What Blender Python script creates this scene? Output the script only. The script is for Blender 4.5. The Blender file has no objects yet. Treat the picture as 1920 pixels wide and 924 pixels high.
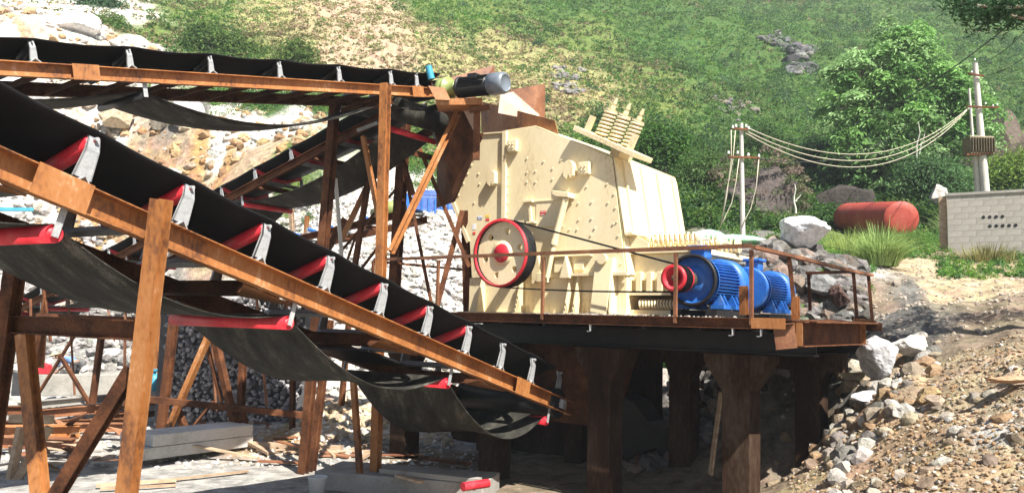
import bpy, math, random
import numpy as np
from mathutils import Vector, Matrix
random.seed(7); RNG = np.random.default_rng(7)
C = bpy.context.scene.collection
S = bpy.context.scene

# ------------------------------------------------------------------ camera, world, sun, exposure
H = 3.0; F = 1500.0
PITCH = math.radians(5.15); ROLL = math.radians(1.45)
RC = Matrix.Rotation(math.radians(90) + PITCH, 3, 'X') @ Matrix.Rotation(ROLL, 3, 'Z')
cam = bpy.data.objects.new('camera', bpy.data.cameras.new('camera')); C.objects.link(cam)
cam.data.sensor_width = 36; cam.data.lens = 36 * F / 1920
cam.data.clip_start = 0.1; cam.data.clip_end = 2000
cam.location = (0, 0, H); cam.rotation_euler = RC.to_euler()
S.camera = cam
SUN = Vector((.336, -.543, .77)).normalized()
sun = bpy.data.objects.new('sun', bpy.data.lights.new('sun', 'SUN')); C.objects.link(sun)
sun.data.energy = 5.0; sun.data.angle = math.radians(.5); sun.data.color = (1, .95, .86)
sun.rotation_euler = SUN.to_track_quat('Z', 'Y').to_euler()
W_ = bpy.data.worlds.new("World"); S.world = W_; W_.use_nodes = True
nt = W_.node_tree; nt.nodes.clear()
sky = nt.nodes.new('ShaderNodeTexSky'); sky.sky_type = 'NISHITA'; sky.sun_disc = False
sky.sun_elevation = math.asin(SUN.z); sky.sun_rotation = math.atan2(SUN.x, SUN.y)
bg = nt.nodes.new('ShaderNodeBackground'); bg.inputs[1].default_value = .05
wo = nt.nodes.new('ShaderNodeOutputWorld')
nt.links.new(sky.outputs[0], bg.inputs[0]); nt.links.new(bg.outputs[0], wo.inputs[0])
S.view_settings.view_transform = 'Standard'; S.view_settings.look = 'None'
S.view_settings.exposure = 1.4; S.view_settings.gamma = 1

# ------------------------------------------------------------------ places
def ray(px, py): return RC @ Vector(((px - 960) / F, -(py - 462) / F, -1))
def P(px, py, d): return ray(px, py) * d + Vector((0, 0, H))
def G(px, py, z=0.0):
    r = ray(px, py); return r * ((z - H) / r.z) + Vector((0, 0, H))
def onplane(px, py, o, n):
    r = ray(px, py); c = Vector((0, 0, H)); return c + r * ((o - c).dot(n) / r.dot(n))

# ------------------------------------------------------------------ numpy noise
def _h(ix, iy, iz, s):
    n = (ix * 374761393 + iy * 668265263 + iz * 2147483647 + s * 974634777) & 0xFFFFFFFF
    n = ((n ^ (n >> 13)) * 1274126177) & 0xFFFFFFFF
    return ((n ^ (n >> 16)) & 0xFFFF) / 65535.0
def vnoise(x, y, z, s=0):
    x = np.asarray(x, float); y = np.asarray(y, float); z = np.asarray(z, float) + 0 * x
    ix, iy, iz = [np.floor(a).astype(np.int64) for a in (x, y, z)]
    f = [a - b for a, b in ((x, ix), (y, iy), (z, iz))]; f = [a * a * (3 - 2 * a) for a in f]
    r = 0
    for dx in (0, 1):
        for dy in (0, 1):
            for dz in (0, 1):
                w = (f[0] if dx else 1 - f[0]) * (f[1] if dy else 1 - f[1]) * (f[2] if dz else 1 - f[2])
                r = r + w * _h(ix + dx, iy + dy, iz + dz, s)
    return r * 2 - 1
def fbm(x, y, z=0., o=4, s=0):
    r = 0; a = 1; t = 0
    for k in range(o):
        r = r + a * vnoise(x * 2 ** k, y * 2 ** k, np.asarray(z) * 2 ** k + 7.3 * k, s + k); t += a; a *= .5
    return r / t

# ------------------------------------------------------------------ materials
def nodes(name):
    m = bpy.data.materials.new(name); m.use_nodes = True
    return m, m.node_tree, m.node_tree.nodes['Principled BSDF']
def pm(name, cols, scale=3., rough=.6, metal=0., bump=.1, fine=40., stretch=(1, 1, 1), coords='Object', vary=.0, spec=.5, dist=.02):
    """colours blotched by two noises, with fine relief"""
    m, t, b = nodes(name); N = t.nodes; L = t.links
    tc = N.new('ShaderNodeTexCoord'); mp = N.new('ShaderNodeMapping'); mp.inputs['Scale'].default_value = stretch
    L.new(tc.outputs[coords], mp.inputs[0])
    n1 = N.new('ShaderNodeTexNoise'); n1.inputs['Scale'].default_value = scale; n1.inputs['Detail'].default_value = 8; n1.inputs['Roughness'].default_value = .65
    n2 = N.new('ShaderNodeTexNoise'); n2.inputs['Scale'].default_value = fine; n2.inputs['Detail'].default_value = 6
    L.new(mp.outputs[0], n1.inputs[0]); L.new(mp.outputs[0], n2.inputs[0])
    mx = N.new('ShaderNodeMix'); mx.data_type = 'FLOAT'; mx.inputs[0].default_value = .3
    L.new(n1.outputs[0], mx.inputs[2]); L.new(n2.outputs[0], mx.inputs[3])
    r = N.new('ShaderNodeValToRGB'); e = r.color_ramp.elements
    k = len(cols); e[0].position = .34; e[1].position = .66
    for i in range(k - 2): e.new(.34 + .32 * (i + 1) / (k - 1))
    for i, c in enumerate(cols): e[i].color = (*c, 1)
    L.new(mx.outputs[0], r.inputs[0]); out = r.outputs[0]
    if vary:
        oi = N.new('ShaderNodeObjectInfo'); hs = N.new('ShaderNodeHueSaturation')
        mr = N.new('ShaderNodeMapRange'); mr.inputs[3].default_value = 1 - vary; mr.inputs[4].default_value = 1 + vary
        L.new(oi.outputs['Random'], mr.inputs[0]); L.new(mr.outputs[0], hs.inputs['Value']); L.new(out, hs.inputs['Color']); out = hs.outputs[0]
    L.new(out, b.inputs['Base Color'])
    b.inputs['Roughness'].default_value = rough; b.inputs['Metallic'].default_value = metal
    b.inputs['Specular IOR Level'].default_value = spec
    if bump:
        bp = N.new('ShaderNodeBump'); bp.inputs['Strength'].default_value = bump; bp.inputs['Distance'].default_value = dist
        L.new(mx.outputs[0], bp.inputs['Height']); L.new(bp.outputs[0], b.inputs['Normal'])
    return m
def attr_mat(name, rough=.9, bump=.5, scale=8., amount=.45, dist=.06, spec=.2, trans=0.):
    """base colour from the mesh's colour attribute, broken up by noise"""
    m, t, b = nodes(name); N = t.nodes; L = t.links
    a = N.new('ShaderNodeAttribute'); a.attribute_name = 'col'
    tc = N.new('ShaderNodeTexCoord')
    out = a.outputs['Color']
    if amount:
        n1 = N.new('ShaderNodeTexNoise'); n1.inputs['Scale'].default_value = scale; n1.inputs['Detail'].default_value = 9; n1.inputs['Roughness'].default_value = .7
        L.new(tc.outputs['Object'], n1.inputs[0])
        mr = N.new('ShaderNodeMapRange'); mr.inputs[1].default_value = .3; mr.inputs[2].default_value = .7
        mr.inputs[3].default_value = 1 - amount; mr.inputs[4].default_value = 1 + amount
        L.new(n1.outputs[0], mr.inputs[0]); hue = None
        if name.startswith('ground'):
            n3 = N.new('ShaderNodeTexNoise'); n3.inputs['Scale'].default_value = 1.3; n3.inputs['Detail'].default_value = 7; L.new(tc.outputs['Object'], n3.inputs[0])
            hue = N.new('ShaderNodeMapRange'); hue.inputs[1].default_value = .3; hue.inputs[2].default_value = .7; hue.inputs[3].default_value = .475; hue.inputs[4].default_value = .53; L.new(n3.outputs[0], hue.inputs[0])
        hs = N.new('ShaderNodeHueSaturation'); L.new(mr.outputs[0], hs.inputs['Value']); L.new(out, hs.inputs['Color']); out = hs.outputs[0]
        if hue: L.new(hue.outputs[0], hs.inputs['Hue'])
        bp = N.new('ShaderNodeBump'); bp.inputs['Strength'].default_value = bump; bp.inputs['Distance'].default_value = dist
        L.new(n1.outputs[0], bp.inputs['Height']); L.new(bp.outputs[0], b.inputs['Normal'])
    L.new(out, b.inputs['Base Color']); b.inputs['Roughness'].default_value = rough
    b.inputs['Specular IOR Level'].default_value = spec
    if trans:
        tr = N.new('ShaderNodeBsdfTranslucent'); L.new(out, tr.inputs[0])
        ms = N.new('ShaderNodeMixShader'); ms.inputs[0].default_value = trans
        L.new(b.outputs[0], ms.inputs[1]); L.new(tr.outputs[0], ms.inputs[2]); L.new(ms.outputs[0], N['Material Output'].inputs[0])
    return m
M = {}
M['rust'] = pm('orange_primer_steel', [(.035, .016, .009), (.15, .055, .018), (.29, .11, .028), (.33, .14, .045), (.46, .29, .17)], 1.5, .6, 0, .3, 26, vary=.15, stretch=(1, 1, .5))
M['rust_mid'] = pm('brown_rusted_steel', [(.04, .018, .01), (.13, .05, .022), (.20, .08, .035), (.27, .13, .065)], 2., .65, 0, .3, 30, vary=.12)
M['rust_dark'] = pm('rusty_dark_steel', [(.03, .014, .009), (.07, .028, .014), (.13, .05, .022), (.19, .085, .04)], 2.2, .75, 0, .3, 30, vary=.15, spec=.15)
M['rust_plate'] = pm('rusted_plate', [(.05, .022, .014), (.16, .06, .028), (.26, .11, .05), (.40, .23, .13)], 1.1, .6, 0, .2, 22, stretch=(1, 1, 2.4))
M['rubber'] = pm('black_rubber', [(.007, .007, .008), (.013, .013, .014)], 3, .6, 0, .12, 60, spec=.12)
M['rubber_dusty'] = pm('dusty_rubber', [(.010, .010, .009), (.024, .023, .020), (.042, .040, .034), (.13, .12, .10)], 1.6, .75, 0, .25, 30, stretch=(3, .7, 1), spec=.12)
M['red'] = pm('red_paint', [(.26, .008, .014), (.48, .012, .025), (.56, .025, .04), (.5, .10, .10)], 3, .5, 0, .1, 50)
M['red_tank'] = pm('red_oxide_paint', [(.14, .022, .014), (.29, .038, .024), (.34, .05, .032), (.32, .10, .065)], 1.3, .65, 0, .15, 12)
M['galv'] = pm('grey_galvanised_steel', [(.20, .20, .20), (.33, .34, .35), (.44, .44, .44)], 4, .5, .15, .12, 40)
M['cream'] = pm('cream_paint', [(.46, .35, .20), (.72, .60, .37), (.76, .65, .42), (.80, .71, .49)], .9, .45, 0, .08, 22, stretch=(1, 1, .45))
M['bolt'] = pm('cream_bolt_paint', [(.60, .50, .32), (.78, .69, .49)], 3, .4, 0, .1, 40)
M['blue'] = pm('blue_paint', [(.008, .05, .20), (.012, .10, .38), (.02, .13, .44), (.12, .20, .38)], 3, .48, 0, .1, 40)
M['dark'] = pm('black_painted_or_shaded_metal', [(.010, .010, .011), (.022, .022, .024)], 4, .45, 0, .1, 40, spec=.25)
M['grey'] = pm('grey_plastic_cowl', [(.12, .14, .17), (.2, .23, .27)], 4, .35, .1, .08, 40)
M['green'] = pm('light_green_paint', [(.16, .20, .06), (.28, .33, .11)], 3, .45, 0, .1, 40)
M['teal'] = pm('faded_teal_paint', [(.03, .22, .34), (.05, .32, .44)], 3, .5, 0, .1, 30)
M['shaft'] = pm('bare_greasy_steel', [(.12, .10, .06), (.24, .20, .13)], 8, .45, .5, .15, 40)
M['concrete'] = pm('weathered_concrete', [(.17, .16, .14), (.28, .265, .24), (.36, .34, .31)], 1.6, .85, 0, .35, 24)
M['concrete_brown'] = pm('shade_darkened_concrete', [(.014, .008, .005), (.034, .018, .011), (.075, .052, .036)], 1.4, .85, 0, .45, 20, stretch=(1, 1, .35), spec=.08)  # near-black brown carries the under-deck shade in its colour
M['rust_pale'] = pm('pale_bright_steel', [(.30, .17, .10), (.48, .36, .29), (.56, .48, .42)], 2, .6, 0, .2, 30)
M['beam'] = pm('pale_beam_concrete', [(.32, .31, .28), (.50, .48, .45), (.58, .56, .53)], 1.4, .85, 0, .3, 24)
M['block'] = pm('grey_concrete_block', [(.20, .18, .15), (.31, .29, .26), (.38, .36, .33)], 1.2, .9, 0, .4, 30, vary=.05, coords='Object')
M['wood'] = pm('weathered_timber', [(.20, .13, .08), (.36, .25, .16), (.48, .38, .27)], 2, .8, 0, .25, 30, stretch=(1, 5, 5), vary=.2)
M['pole'] = pm('pale_concrete_pole', [(.42, .40, .36), (.58, .56, .51)], 3, .8, 0, .15, 30)
M['wire'] = pm('pale_cable', [(.38, .34, .26), (.50, .46, .36)], 3, .6, 0, 0, 30)
M['wire_dark'] = pm('dark_cable', [(.02, .02, .02), (.04, .04, .04)], 3, .6, 0, 0, 30)
M['tarp'] = pm('green_white_sacking', [(.85, .88, .84), (.82, .86, .80), (.22, .62, .30), (.16, .55, .25)], 1.3, .6, 0, .3, 18)
M['porcelain'] = pm('white_porcelain', [(.7, .7, .68), (.8, .8, .78)], 5, .25, 0, 0)
M['crate'] = pm('blue_plastic', [(.03, .06, .22), (.06, .12, .36), (.12, .2, .45)], 2, .5, 0, .1, 20)
M['cloth_blue'] = pm('faded_blue_cloth', [(.10, .19, .42), (.17, .29, .55)], 5, .9, 0, .3, 40)
M['cloth_dark'] = pm('dark_trousers', [(.05, .05, .06), (.1, .1, .1)], 5, .9, 0, .3, 40)
M['skin'] = pm('skin', [(.36, .19, .12), (.44, .25, .16)], 5, .6, 0, .05, 40)
M['straw'] = pm('straw_hat', [(.5, .38, .2), (.62, .5, .3)], 9, .9, 0, .3, 60)
M['bucket'] = pm('white_plastic', [(.6, .6, .58), (.74, .74, .72)], 4, .4, 0, .05, 30)
M['bark'] = pm('pale_bark', [(.14, .11, .08), (.26, .22, .17)], 4, .9, 0, .5, 20, stretch=(1, 1, .3))
M['label_red'] = pm('red_label', [(.6, .03, .03), (.66, .05, .04)], 4, .5, 0, 0)
M['label_yellow'] = pm('yellow_label', [(.8, .55, .05), (.85, .6, .08)], 4, .5, 0, 0)
M['label_white'] = pm('white_label', [(.7, .7, .72), (.78, .78, .8)], 4, .5, 0, 0)
M['terrain'] = attr_mat('ground_soil_and_rock', .95, 1., 2.8, .62, .14)
M['rock'] = attr_mat('broken_rock', .92, 1., 7., .45, .09)
M['leaf'] = attr_mat('leaves', .55, 0, 1, 0, spec=.3, trans=.4)

# ------------------------------------------------------------------ mesh builder
ORG = {}
def cap(n): return [(math.cos(2 * math.pi * k / n), math.sin(2 * math.pi * k / n)) for k in range(n)]
def I(w, h, t=None):
    t = t or h * .09; a, b = w / 2, h / 2; s = t / 2
    return [(-a, -b), (a, -b), (a, -b + t), (s, -b + t), (s, b - t), (a, b - t), (a, b), (-a, b), (-a, b - t), (-s, b - t), (-s, -b + t), (-a, -b + t)]
def CH(w, h, t=None, sg=1):
    t = t or h * .08; b = h / 2; p = [(0, -b), (w, -b), (w, -b + t), (t, -b + t), (t, b - t), (w, b - t), (w, b), (0, b)]
    return p if sg > 0 else [(-x, y) for x, y in reversed(p)]
def AN(w, t=None):
    t = t or w * .12; return [(0, 0), (w, 0), (w, t), (t, t), (t, w), (0, w)]
def BX(w, h): return [(-w / 2, -h / 2), (w / 2, -h / 2), (w / 2, h / 2), (-w / 2, h / 2)]
class MB:
    def __init__(s): s.v = []; s.f = []; s.sm = []
    def add(s, vs, fs, smooth=False):
        o = len(s.v); s.v += [tuple(v) for v in vs]
        for f in fs: s.f.append([o + i for i in f]); s.sm.append(smooth)
        return s
    def sweep(s, prof, pts, up=Vector((0, 0, 1)), smooth=False, closed=True):
        n = len(prof); vs = []; fs = []
        for k, p in enumerate(pts):
            d = (pts[min(k + 1, len(pts) - 1)] - pts[max(k - 1, 0)]).normalized()
            sd = d.cross(up)
            if sd.length < 1e-4: sd = d.cross(Vector((0, 1, 0)))
            sd.normalize(); u = sd.cross(d).normalized()
            vs += [p + sd * a + u * b for a, b in prof]
        for k in range(len(pts) - 1):
            for j in range(n):
                a = k * n + j; b = k * n + (j + 1) % n; fs.append([a, b, b + n, a + n])
        s.add(vs, fs, smooth)
        o = len(s.v) - len(vs)
        s.f.append([o + j for j in range(n)][::-1]); s.sm.append(False)
        s.f.append([o + (len(pts) - 1) * n + j for j in range(n)]); s.sm.append(False)
        return s
    def beam(s, p, q, prof, up=Vector((0, 0, 1))): return s.sweep(prof, [Vector(p), Vector(q)], up)
    def tube(s, p, q, r, n=14, r2=None):
        p = Vector(p); q = Vector(q); d = (q - p).normalized(); a = d.orthogonal().normalized(); b = d.cross(a)
        r2 = r if r2 is None else r2
        vs = [p + (a * x + b * y) * r for x, y in cap(n)] + [q + (a * x + b * y) * r2 for x, y in cap(n)]
        s.add(vs, [[j, (j + 1) % n, n + (j + 1) % n, n + j] for j in range(n)], True)
        s.add(vs[:n], [list(range(n))[::-1]]); s.add(vs[n:], [list(range(n))]); return s
    def lathe(s, o, d, prof, n=32, smooth=True):
        """prof: list of (distance along d, radius)"""
        o = Vector(o); d = Vector(d).normalized(); a = d.orthogonal().normalized(); b = d.cross(a); vs = []
        for h, r in prof: vs += [o + d * h + (a * x + b * y) * r for x, y in cap(n)]
        fs = []
        for k in range(len(prof) - 1):
            for j in range(n): fs.append([k * n + j, k * n + (j + 1) % n, (k + 1) * n + (j + 1) % n, (k + 1) * n + j])
        return s.add(vs, fs, smooth)
    def path(s, pts, r, n=6): return s.sweep([(x * r, y * r) for x, y in cap(n)], pts, smooth=True)
    def plate(s, pts, ext):
        pts = [Vector(p) for p in pts]; n = len(pts); e = Vector(ext)
        s.add(pts + [p + e for p in pts], [list(range(n))[::-1], [n + i for i in range(n)]] + [[i, (i + 1) % n, n + (i + 1) % n, n + i] for i in range(n)]); return s
    def box(s, o, ax, ay, az):
        o, ax, ay, az = map(Vector, (o, ax, ay, az)); return s.plate([o, o + ax, o + ax + ay, o + ay], az)
    def cbox(s, c, dx, dy, dz, X=Vector((1, 0, 0)), Y=Vector((0, 1, 0)), Z=Vector((0, 0, 1))):
        o = Vector(c) - X * dx / 2 - Y * dy / 2 - Z * dz / 2; return s.box(o, X * dx, Y * dy, Z * dz)
    def mesh(s, name, mat, org=Vector((0, 0, 0)), bevel=0):
        me = bpy.data.meshes.new(name); me.from_pydata([tuple(Vector(v) - org) for v in s.v], [], s.f)
        me.polygons.foreach_set('use_smooth', s.sm); me.materials.append(mat)
        import bmesh
        bm = bmesh.new(); bm.from_mesh(me); bmesh.ops.recalc_face_normals(bm, faces=bm.faces)
        bm.to_mesh(me); bm.free(); me.update(); return me
    def build(s, name, mat, parent=None, bevel=0):
        org = ORG.get(parent.name, Vector((0, 0, 0))) if parent else Vector((0, 0, 0))
        o = bpy.data.objects.new(name, s.mesh(name, mat, org)); C.objects.link(o)
        if parent: o.parent = parent; ORG[o.name] = org
        if bevel:
            b = o.modifiers.new('bevel', 'BEVEL'); b.width = bevel; b.segments = 2; b.limit_method = 'ANGLE'; b.angle_limit = math.radians(40)
        return o
def tag(o, label=None, cat=None, group=None, kind=None):
    if label: o['label'] = label
    if cat: o['category'] = cat
    if group: o['group'] = group
    if kind: o['kind'] = kind
    return o
def thing(name, loc, label, cat, group=None):
    o = bpy.data.objects.new(name, None); C.objects.link(o); o.location = loc; o.empty_display_size = .3
    ORG[o.name] = Vector(loc); return tag(o, label, cat, group)
def place(me, name, parent, mat):           # a mesh in its own frame, put at a world matrix under a parent
    o = bpy.data.objects.new(name, me); C.objects.link(o); org = ORG[parent.name]
    o.parent = parent; o.matrix_basis = Matrix.Translation(-org) @ mat; return o
def quick(name, verts, faces, mat, col=None, smooth=False):
    """numpy mesh: verts (n,3), faces (m,k), per-vertex colour"""
    me = bpy.data.meshes.new(name); verts = np.asarray(verts, np.float32); faces = np.asarray(faces, np.int32)
    me.vertices.add(len(verts)); me.vertices.foreach_set('co', verts.ravel())
    k = faces.shape[1]; me.loops.add(faces.size); me.loops.foreach_set('vertex_index', faces.ravel())
    me.polygons.add(len(faces)); me.polygons.foreach_set('loop_start', np.arange(0, faces.size, k, dtype=np.int32))
    me.polygons.foreach_set('use_smooth', np.full(len(faces), smooth))
    me.update(calc_edges=True); me.materials.append(mat)
    if col is not None:
        a = me.color_attributes.new('col', 'FLOAT_COLOR', 'POINT')
        a.data.foreach_set('color', np.hstack([col, np.ones((len(col), 1))]).astype(np.float32).ravel())
    return me
def linkobj(name, me, parent=None, loc=None):
    o = bpy.data.objects.new(name, me); C.objects.link(o)
    if parent: o.parent = parent
    if loc is not None: o.location = loc
    return o
UP = Vector((0, 0, 1))
# ------------------------------------------------------------------ ground and hillside
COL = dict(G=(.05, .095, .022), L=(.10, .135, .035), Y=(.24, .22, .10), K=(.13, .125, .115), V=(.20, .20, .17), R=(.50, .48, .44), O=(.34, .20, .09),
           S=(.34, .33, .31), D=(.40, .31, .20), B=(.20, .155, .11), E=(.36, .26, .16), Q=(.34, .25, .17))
CP = []   # world x, y, z, class
def cp(px, py, d, c): p = P(px, py, d); CP.append((p.x, p.y, p.z, c))
def cz(x, y, z, c): CP.append((x, y, z, c))
for a in [(-30, 5), (-14, 5), (-8, 5), (-4, 8), (-9, 12), (-18, 13), (-5, 14), (-12, 20), (-4, 19), (-20, 24), (-8, 24.5), (-14, 25.5), (-3, 5), (-2, 11)]: cz(*a, 0, 'S')
cz(-18, 31, 0, 'S'); cz(-14, 31, 0, 'S'); cz(-24, 32, 0, 'S'); cz(-30, 30, 0, 'S'); cz(0, 14, 0, 'B'); cz(2, 17, 0, 'B'); cz(-1.5, 17, 0, 'B'); cz(-3, 18.5, 0, 'B'); cz(0, 12, 0, 'B'); cz(4, 14.5, 0, 'B'); cz(2.5, 19, .15, 'B')  # dark soil points under the deck put its shade into the ground colour
cz(0, 0, 1.4, 'D'); cz(3.5, 2, 1.3, 'D'); cz(1, 5.5, .9, 'D'); cz(-30, -8, 0, 'S'); cz(25, -8, 2.5, 'D'); cz(12, 3, 2.2, 'D')
# bank on the right of the platform, rising to the track
for a in [(1480, 915, 14.6, 'B'), (1600, 924, 10.5, 'E'), (1700, 900, 9, 'E'), (1800, 924, 8, 'E'), (1920, 924, 7.6, 'D'), (1870, 790, 9.2, 'R'), (1920, 700, 10.5, 'D'), (1920, 610, 13, 'B'), (1900, 570, 15.5, 'B'), (1720, 570, 18.2, 'K'),  # dark points across the track put tree shade into its colour
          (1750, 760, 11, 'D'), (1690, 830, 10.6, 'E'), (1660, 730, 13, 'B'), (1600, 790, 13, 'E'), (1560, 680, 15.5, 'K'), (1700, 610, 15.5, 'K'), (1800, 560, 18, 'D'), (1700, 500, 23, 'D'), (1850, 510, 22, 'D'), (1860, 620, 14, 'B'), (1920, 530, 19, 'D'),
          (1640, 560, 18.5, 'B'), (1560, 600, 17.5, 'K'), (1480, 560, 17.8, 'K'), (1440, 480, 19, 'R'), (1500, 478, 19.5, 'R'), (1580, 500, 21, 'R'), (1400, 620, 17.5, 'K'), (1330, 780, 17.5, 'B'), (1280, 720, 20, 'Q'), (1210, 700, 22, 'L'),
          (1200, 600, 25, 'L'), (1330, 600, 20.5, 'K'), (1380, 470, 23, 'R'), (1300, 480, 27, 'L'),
          (1640, 455, 29, 'L'), (1740, 470, 27, 'L'), (1780, 478, 25.5, 'B'), (1920, 478, 24.5, 'L'), (1920, 440, 32, 'L'), (1850, 385, 40, 'L'), (1560, 440, 31, 'L'), (1400, 425, 34, 'K'),
          # hill on the right
          (1400, 380, 42, 'K'), (1550, 380, 44, 'G'), (1700, 360, 50, 'G'), (1850, 340, 50, 'K'), (1400, 250, 58, 'G'), (1400, 130, 85, 'G'), (1480, 90, 90, 'G'), (1400, 40, 120, 'G'),
          (1650, 150, 85, 'G'), (1650, 20, 135, 'G'), (1850, 200, 75, 'G'), (1900, 100, 100, 'G'), (1850, 10, 150, 'G'), (1250, 330, 42, 'G'), (1250, 200, 60, 'L'), (1250, 90, 85, 'G'), (1250, 0, 115, 'G'), (2100, 300, 50, 'G'), (2300, 100, 90, 'G'),
          # hill in the middle and left
          (1100, 300, 42, 'L'), (1080, 170, 60, 'Y'), (1060, 60, 85, 'L'), (1050, 0, 100, 'G'), (950, 200, 50, 'Y'), (850, 100, 62, 'Y'), (850, 20, 82, 'L'), (760, 250, 44, 'L'), (800, 300, 40, 'L'), (700, 90, 60, 'Q'), (650, 130, 54, 'Q'), (640, 30, 75, 'Q'),
          (900, 370, 36, 'L'), (450, 90, 55, 'L'), (400, 130, 50, 'L'), (350, 30, 66, 'L'), (520, 30, 70, 'Y'), (560, 100, 56, 'Y'), (260, 60, 55, 'L'), (240, 95, 48, 'R'), (130, 60, 45, 'R'), (50, 20, 48, 'R'), (0, 40, 42, 'R'), (60, 90, 42, 'O'), (160, 110, 43, 'O'), (200, 15, 60, 'R'), (-200, 40, 42, 'R'), (-500, 0, 45, 'R'),
          # quarry face on the left
          (60, 170, 42, 'R'), (30, 250, 40, 'R'), (150, 190, 42, 'R'), (230, 205, 42, 'R'), (250, 260, 40, 'O'), (350, 280, 39, 'O'), (330, 220, 41, 'K'), (370, 215, 41, 'R'), (420, 330, 37, 'O'), (430, 250, 39, 'R'), (500, 230, 40, 'R'), (560, 210, 41, 'R'),
          (520, 195, 43, 'G'), (600, 195, 43, 'G'), (560, 270, 35, 'L'), (470, 300, 36, 'Q'), (390, 180, 44, 'G'), (300, 380, 37, 'Q'), (380, 400, 35, 'Q'), (200, 400, 38, 'O'), (-100, 300, 40, 'R'), (-400, 200, 43, 'R'), (0, 400, 38, 'R'),
          # pale stone slope behind the trestles
          (640, 390, 31, 'R'), (720, 380, 32, 'R'), (820, 385, 32, 'R'), (900, 390, 32, 'R'), (640, 560, 26, 'R'), (800, 560, 26, 'R'), (640, 700, 23.7, 'R'), (1000, 560, 26, 'R'), (560, 480, 27.5, 'R'), (560, 640, 24.8, 'R'),
          (640, 770, 21.5, 'O'), (850, 800, 21.5, 'R'), (720, 780, 21.5, 'R'), (500, 770, 22.5, 'R'), (560, 820, 19.5, 'O'), (640, 840, 17.8, 'S'),
          (480, 560, 30, 'R'), (300, 520, 34.5, 'R'), (100, 520, 36, 'R'), (300, 620, 32, 'K'), (150, 620, 33, 'K'), (30, 620, 33, 'K'), (1050, 450, 31, 'R'), (1150, 450, 31, 'L')]: cp(*a)
CA = np.array([c[:3] for c in CP])
def _phi(r): return r
_D = np.hypot(CA[:, None, 0] - CA[None, :, 0], CA[:, None, 1] - CA[None, :, 1])
_n = len(CA); _A = np.zeros((_n + 3, _n + 3)); _A[:_n, :_n] = _phi(_D) - np.eye(_n) * .12
_A[:_n, _n] = 1; _A[:_n, _n + 1:] = CA[:, :2]; _A[_n:, :_n] = _A[:_n, _n:].T
_Wt = np.linalg.solve(_A, np.concatenate([CA[:, 2], [0, 0, 0]]))
CC = np.array([COL[c[3]] for c in CP]); CR = np.array([1. if c[3] in 'RK' else .6 if c[3] in 'OBE' else .35 if c[3] == 'Q' else .0 for c in CP])
def smooth_z(x, y):
    out = np.zeros(len(x))
    for i in range(0, len(x), 20000):
        xs, ys = x[i:i + 20000], y[i:i + 20000]
        r = np.hypot(xs[:, None] - CA[None, :, 0], ys[:, None] - CA[None, :, 1])
        out[i:i + 20000] = _phi(r) @ _Wt[:_n] + _Wt[_n] + xs * _Wt[_n + 1] + ys * _Wt[_n + 2]
    return out
def _pl(x, y): return np.stack([np.arctan2(x, y + 2) * 3.0, 1.5 * np.log(np.hypot(x, y + 2))], -1)
_CPL = _pl(CA[:, 0], CA[:, 1])
def classes(x, y, jit=.12):
    """colour and rockiness of the ground at x, y"""
    q = _pl(x, y)
    r = np.hypot(x, y) + 2
    q = q + jit * np.stack([fbm(x * 14 / r ** .8, y * 14 / r ** .8, 0, 3, 11), fbm(x * 14 / r ** .8, y * 14 / r ** .8, 5, 3, 21)], -1)
    col = np.zeros((len(x), 3)); rk = np.zeros(len(x))
    for i in range(0, len(x), 20000):
        d2 = ((q[i:i + 20000, None, :] - _CPL[None]) ** 2).sum(-1) + 1e-4
        w = d2 ** -2.6; w /= w.sum(1, keepdims=True)
        col[i:i + 20000] = w @ CC; rk[i:i + 20000] = w @ CR
    return col, rk
def height(x, y):
    x = np.asarray(x, float); y = np.asarray(y, float); z = smooth_z(x, y); _, rk = classes(x, y)
    r = np.hypot(x, y)
    flat = (1 / (1 + np.exp(-(z - .5) * 5)))
    z = z + rk * (.5 * fbm(x / 3.1, y / 3.1, z / 3, 3, 3) + .22 * np.abs(fbm(x / .9, y / .9, z / .9, 3, 5))) * (.3 + .7 * flat) * np.clip((r - 4) / 8, .15, 1)
    z = z + .06 * fbm(x / 1.2, y / 1.2, 0, 4, 8) * (.25 + .75 * flat) + np.clip(r - 30, 0, 60) / 60 * 1.5 * fbm(x / 7, y / 7, 0, 4, 9)
    bk = np.clip((x / (y + 3) - .33) * 8, 0, 1) * np.clip((20 - r) / 6, 0, 1); rut = np.clip((x / (y + 3) - .36) * 8, 0, 1) * np.clip((26 - r) / 6, 0, 1)
    z = z + bk * (.16 * np.abs(fbm(x / .8, y / .8, 0, 4, 51)) + .05 * np.abs(fbm(x / .16, y / .16, 0, 3, 53))) - rut * .07 * np.cos((x * .85 - y * .5) * 4.2) ** 2
    far = np.clip((r - 40) / 30, 0, 1); z = z + far * .8 * np.abs(fbm(x / 2.5, y / 2.5, 0, 3, 13))
    return z
def hz(x, y): return float(height(np.array([x]), np.array([y]))[0])
NA, NR = 620, 560
ang = np.linspace(-math.radians(62), math.radians(62), NA); rad = 1.5 * (200 / 1.5) ** (np.linspace(0, 1, NR) ** .8)
AA, RR = np.meshgrid(ang, rad); tx = (RR * np.sin(AA)).ravel(); ty = (RR * np.cos(AA) - 2.5).ravel()
tz = height(tx, ty); tcol, trk = classes(tx, ty)
idx = np.arange(NA * NR).reshape(NR, NA)
tf = np.stack([idx[:-1, :-1], idx[:-1, 1:], idx[1:, 1:], idx[1:, :-1]], -1).reshape(-1, 4)
g = linkobj('ground', quick('ground', np.stack([tx, ty, tz], -1), tf, M['terrain'], tcol, True)); tag(g, kind='structure')
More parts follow.
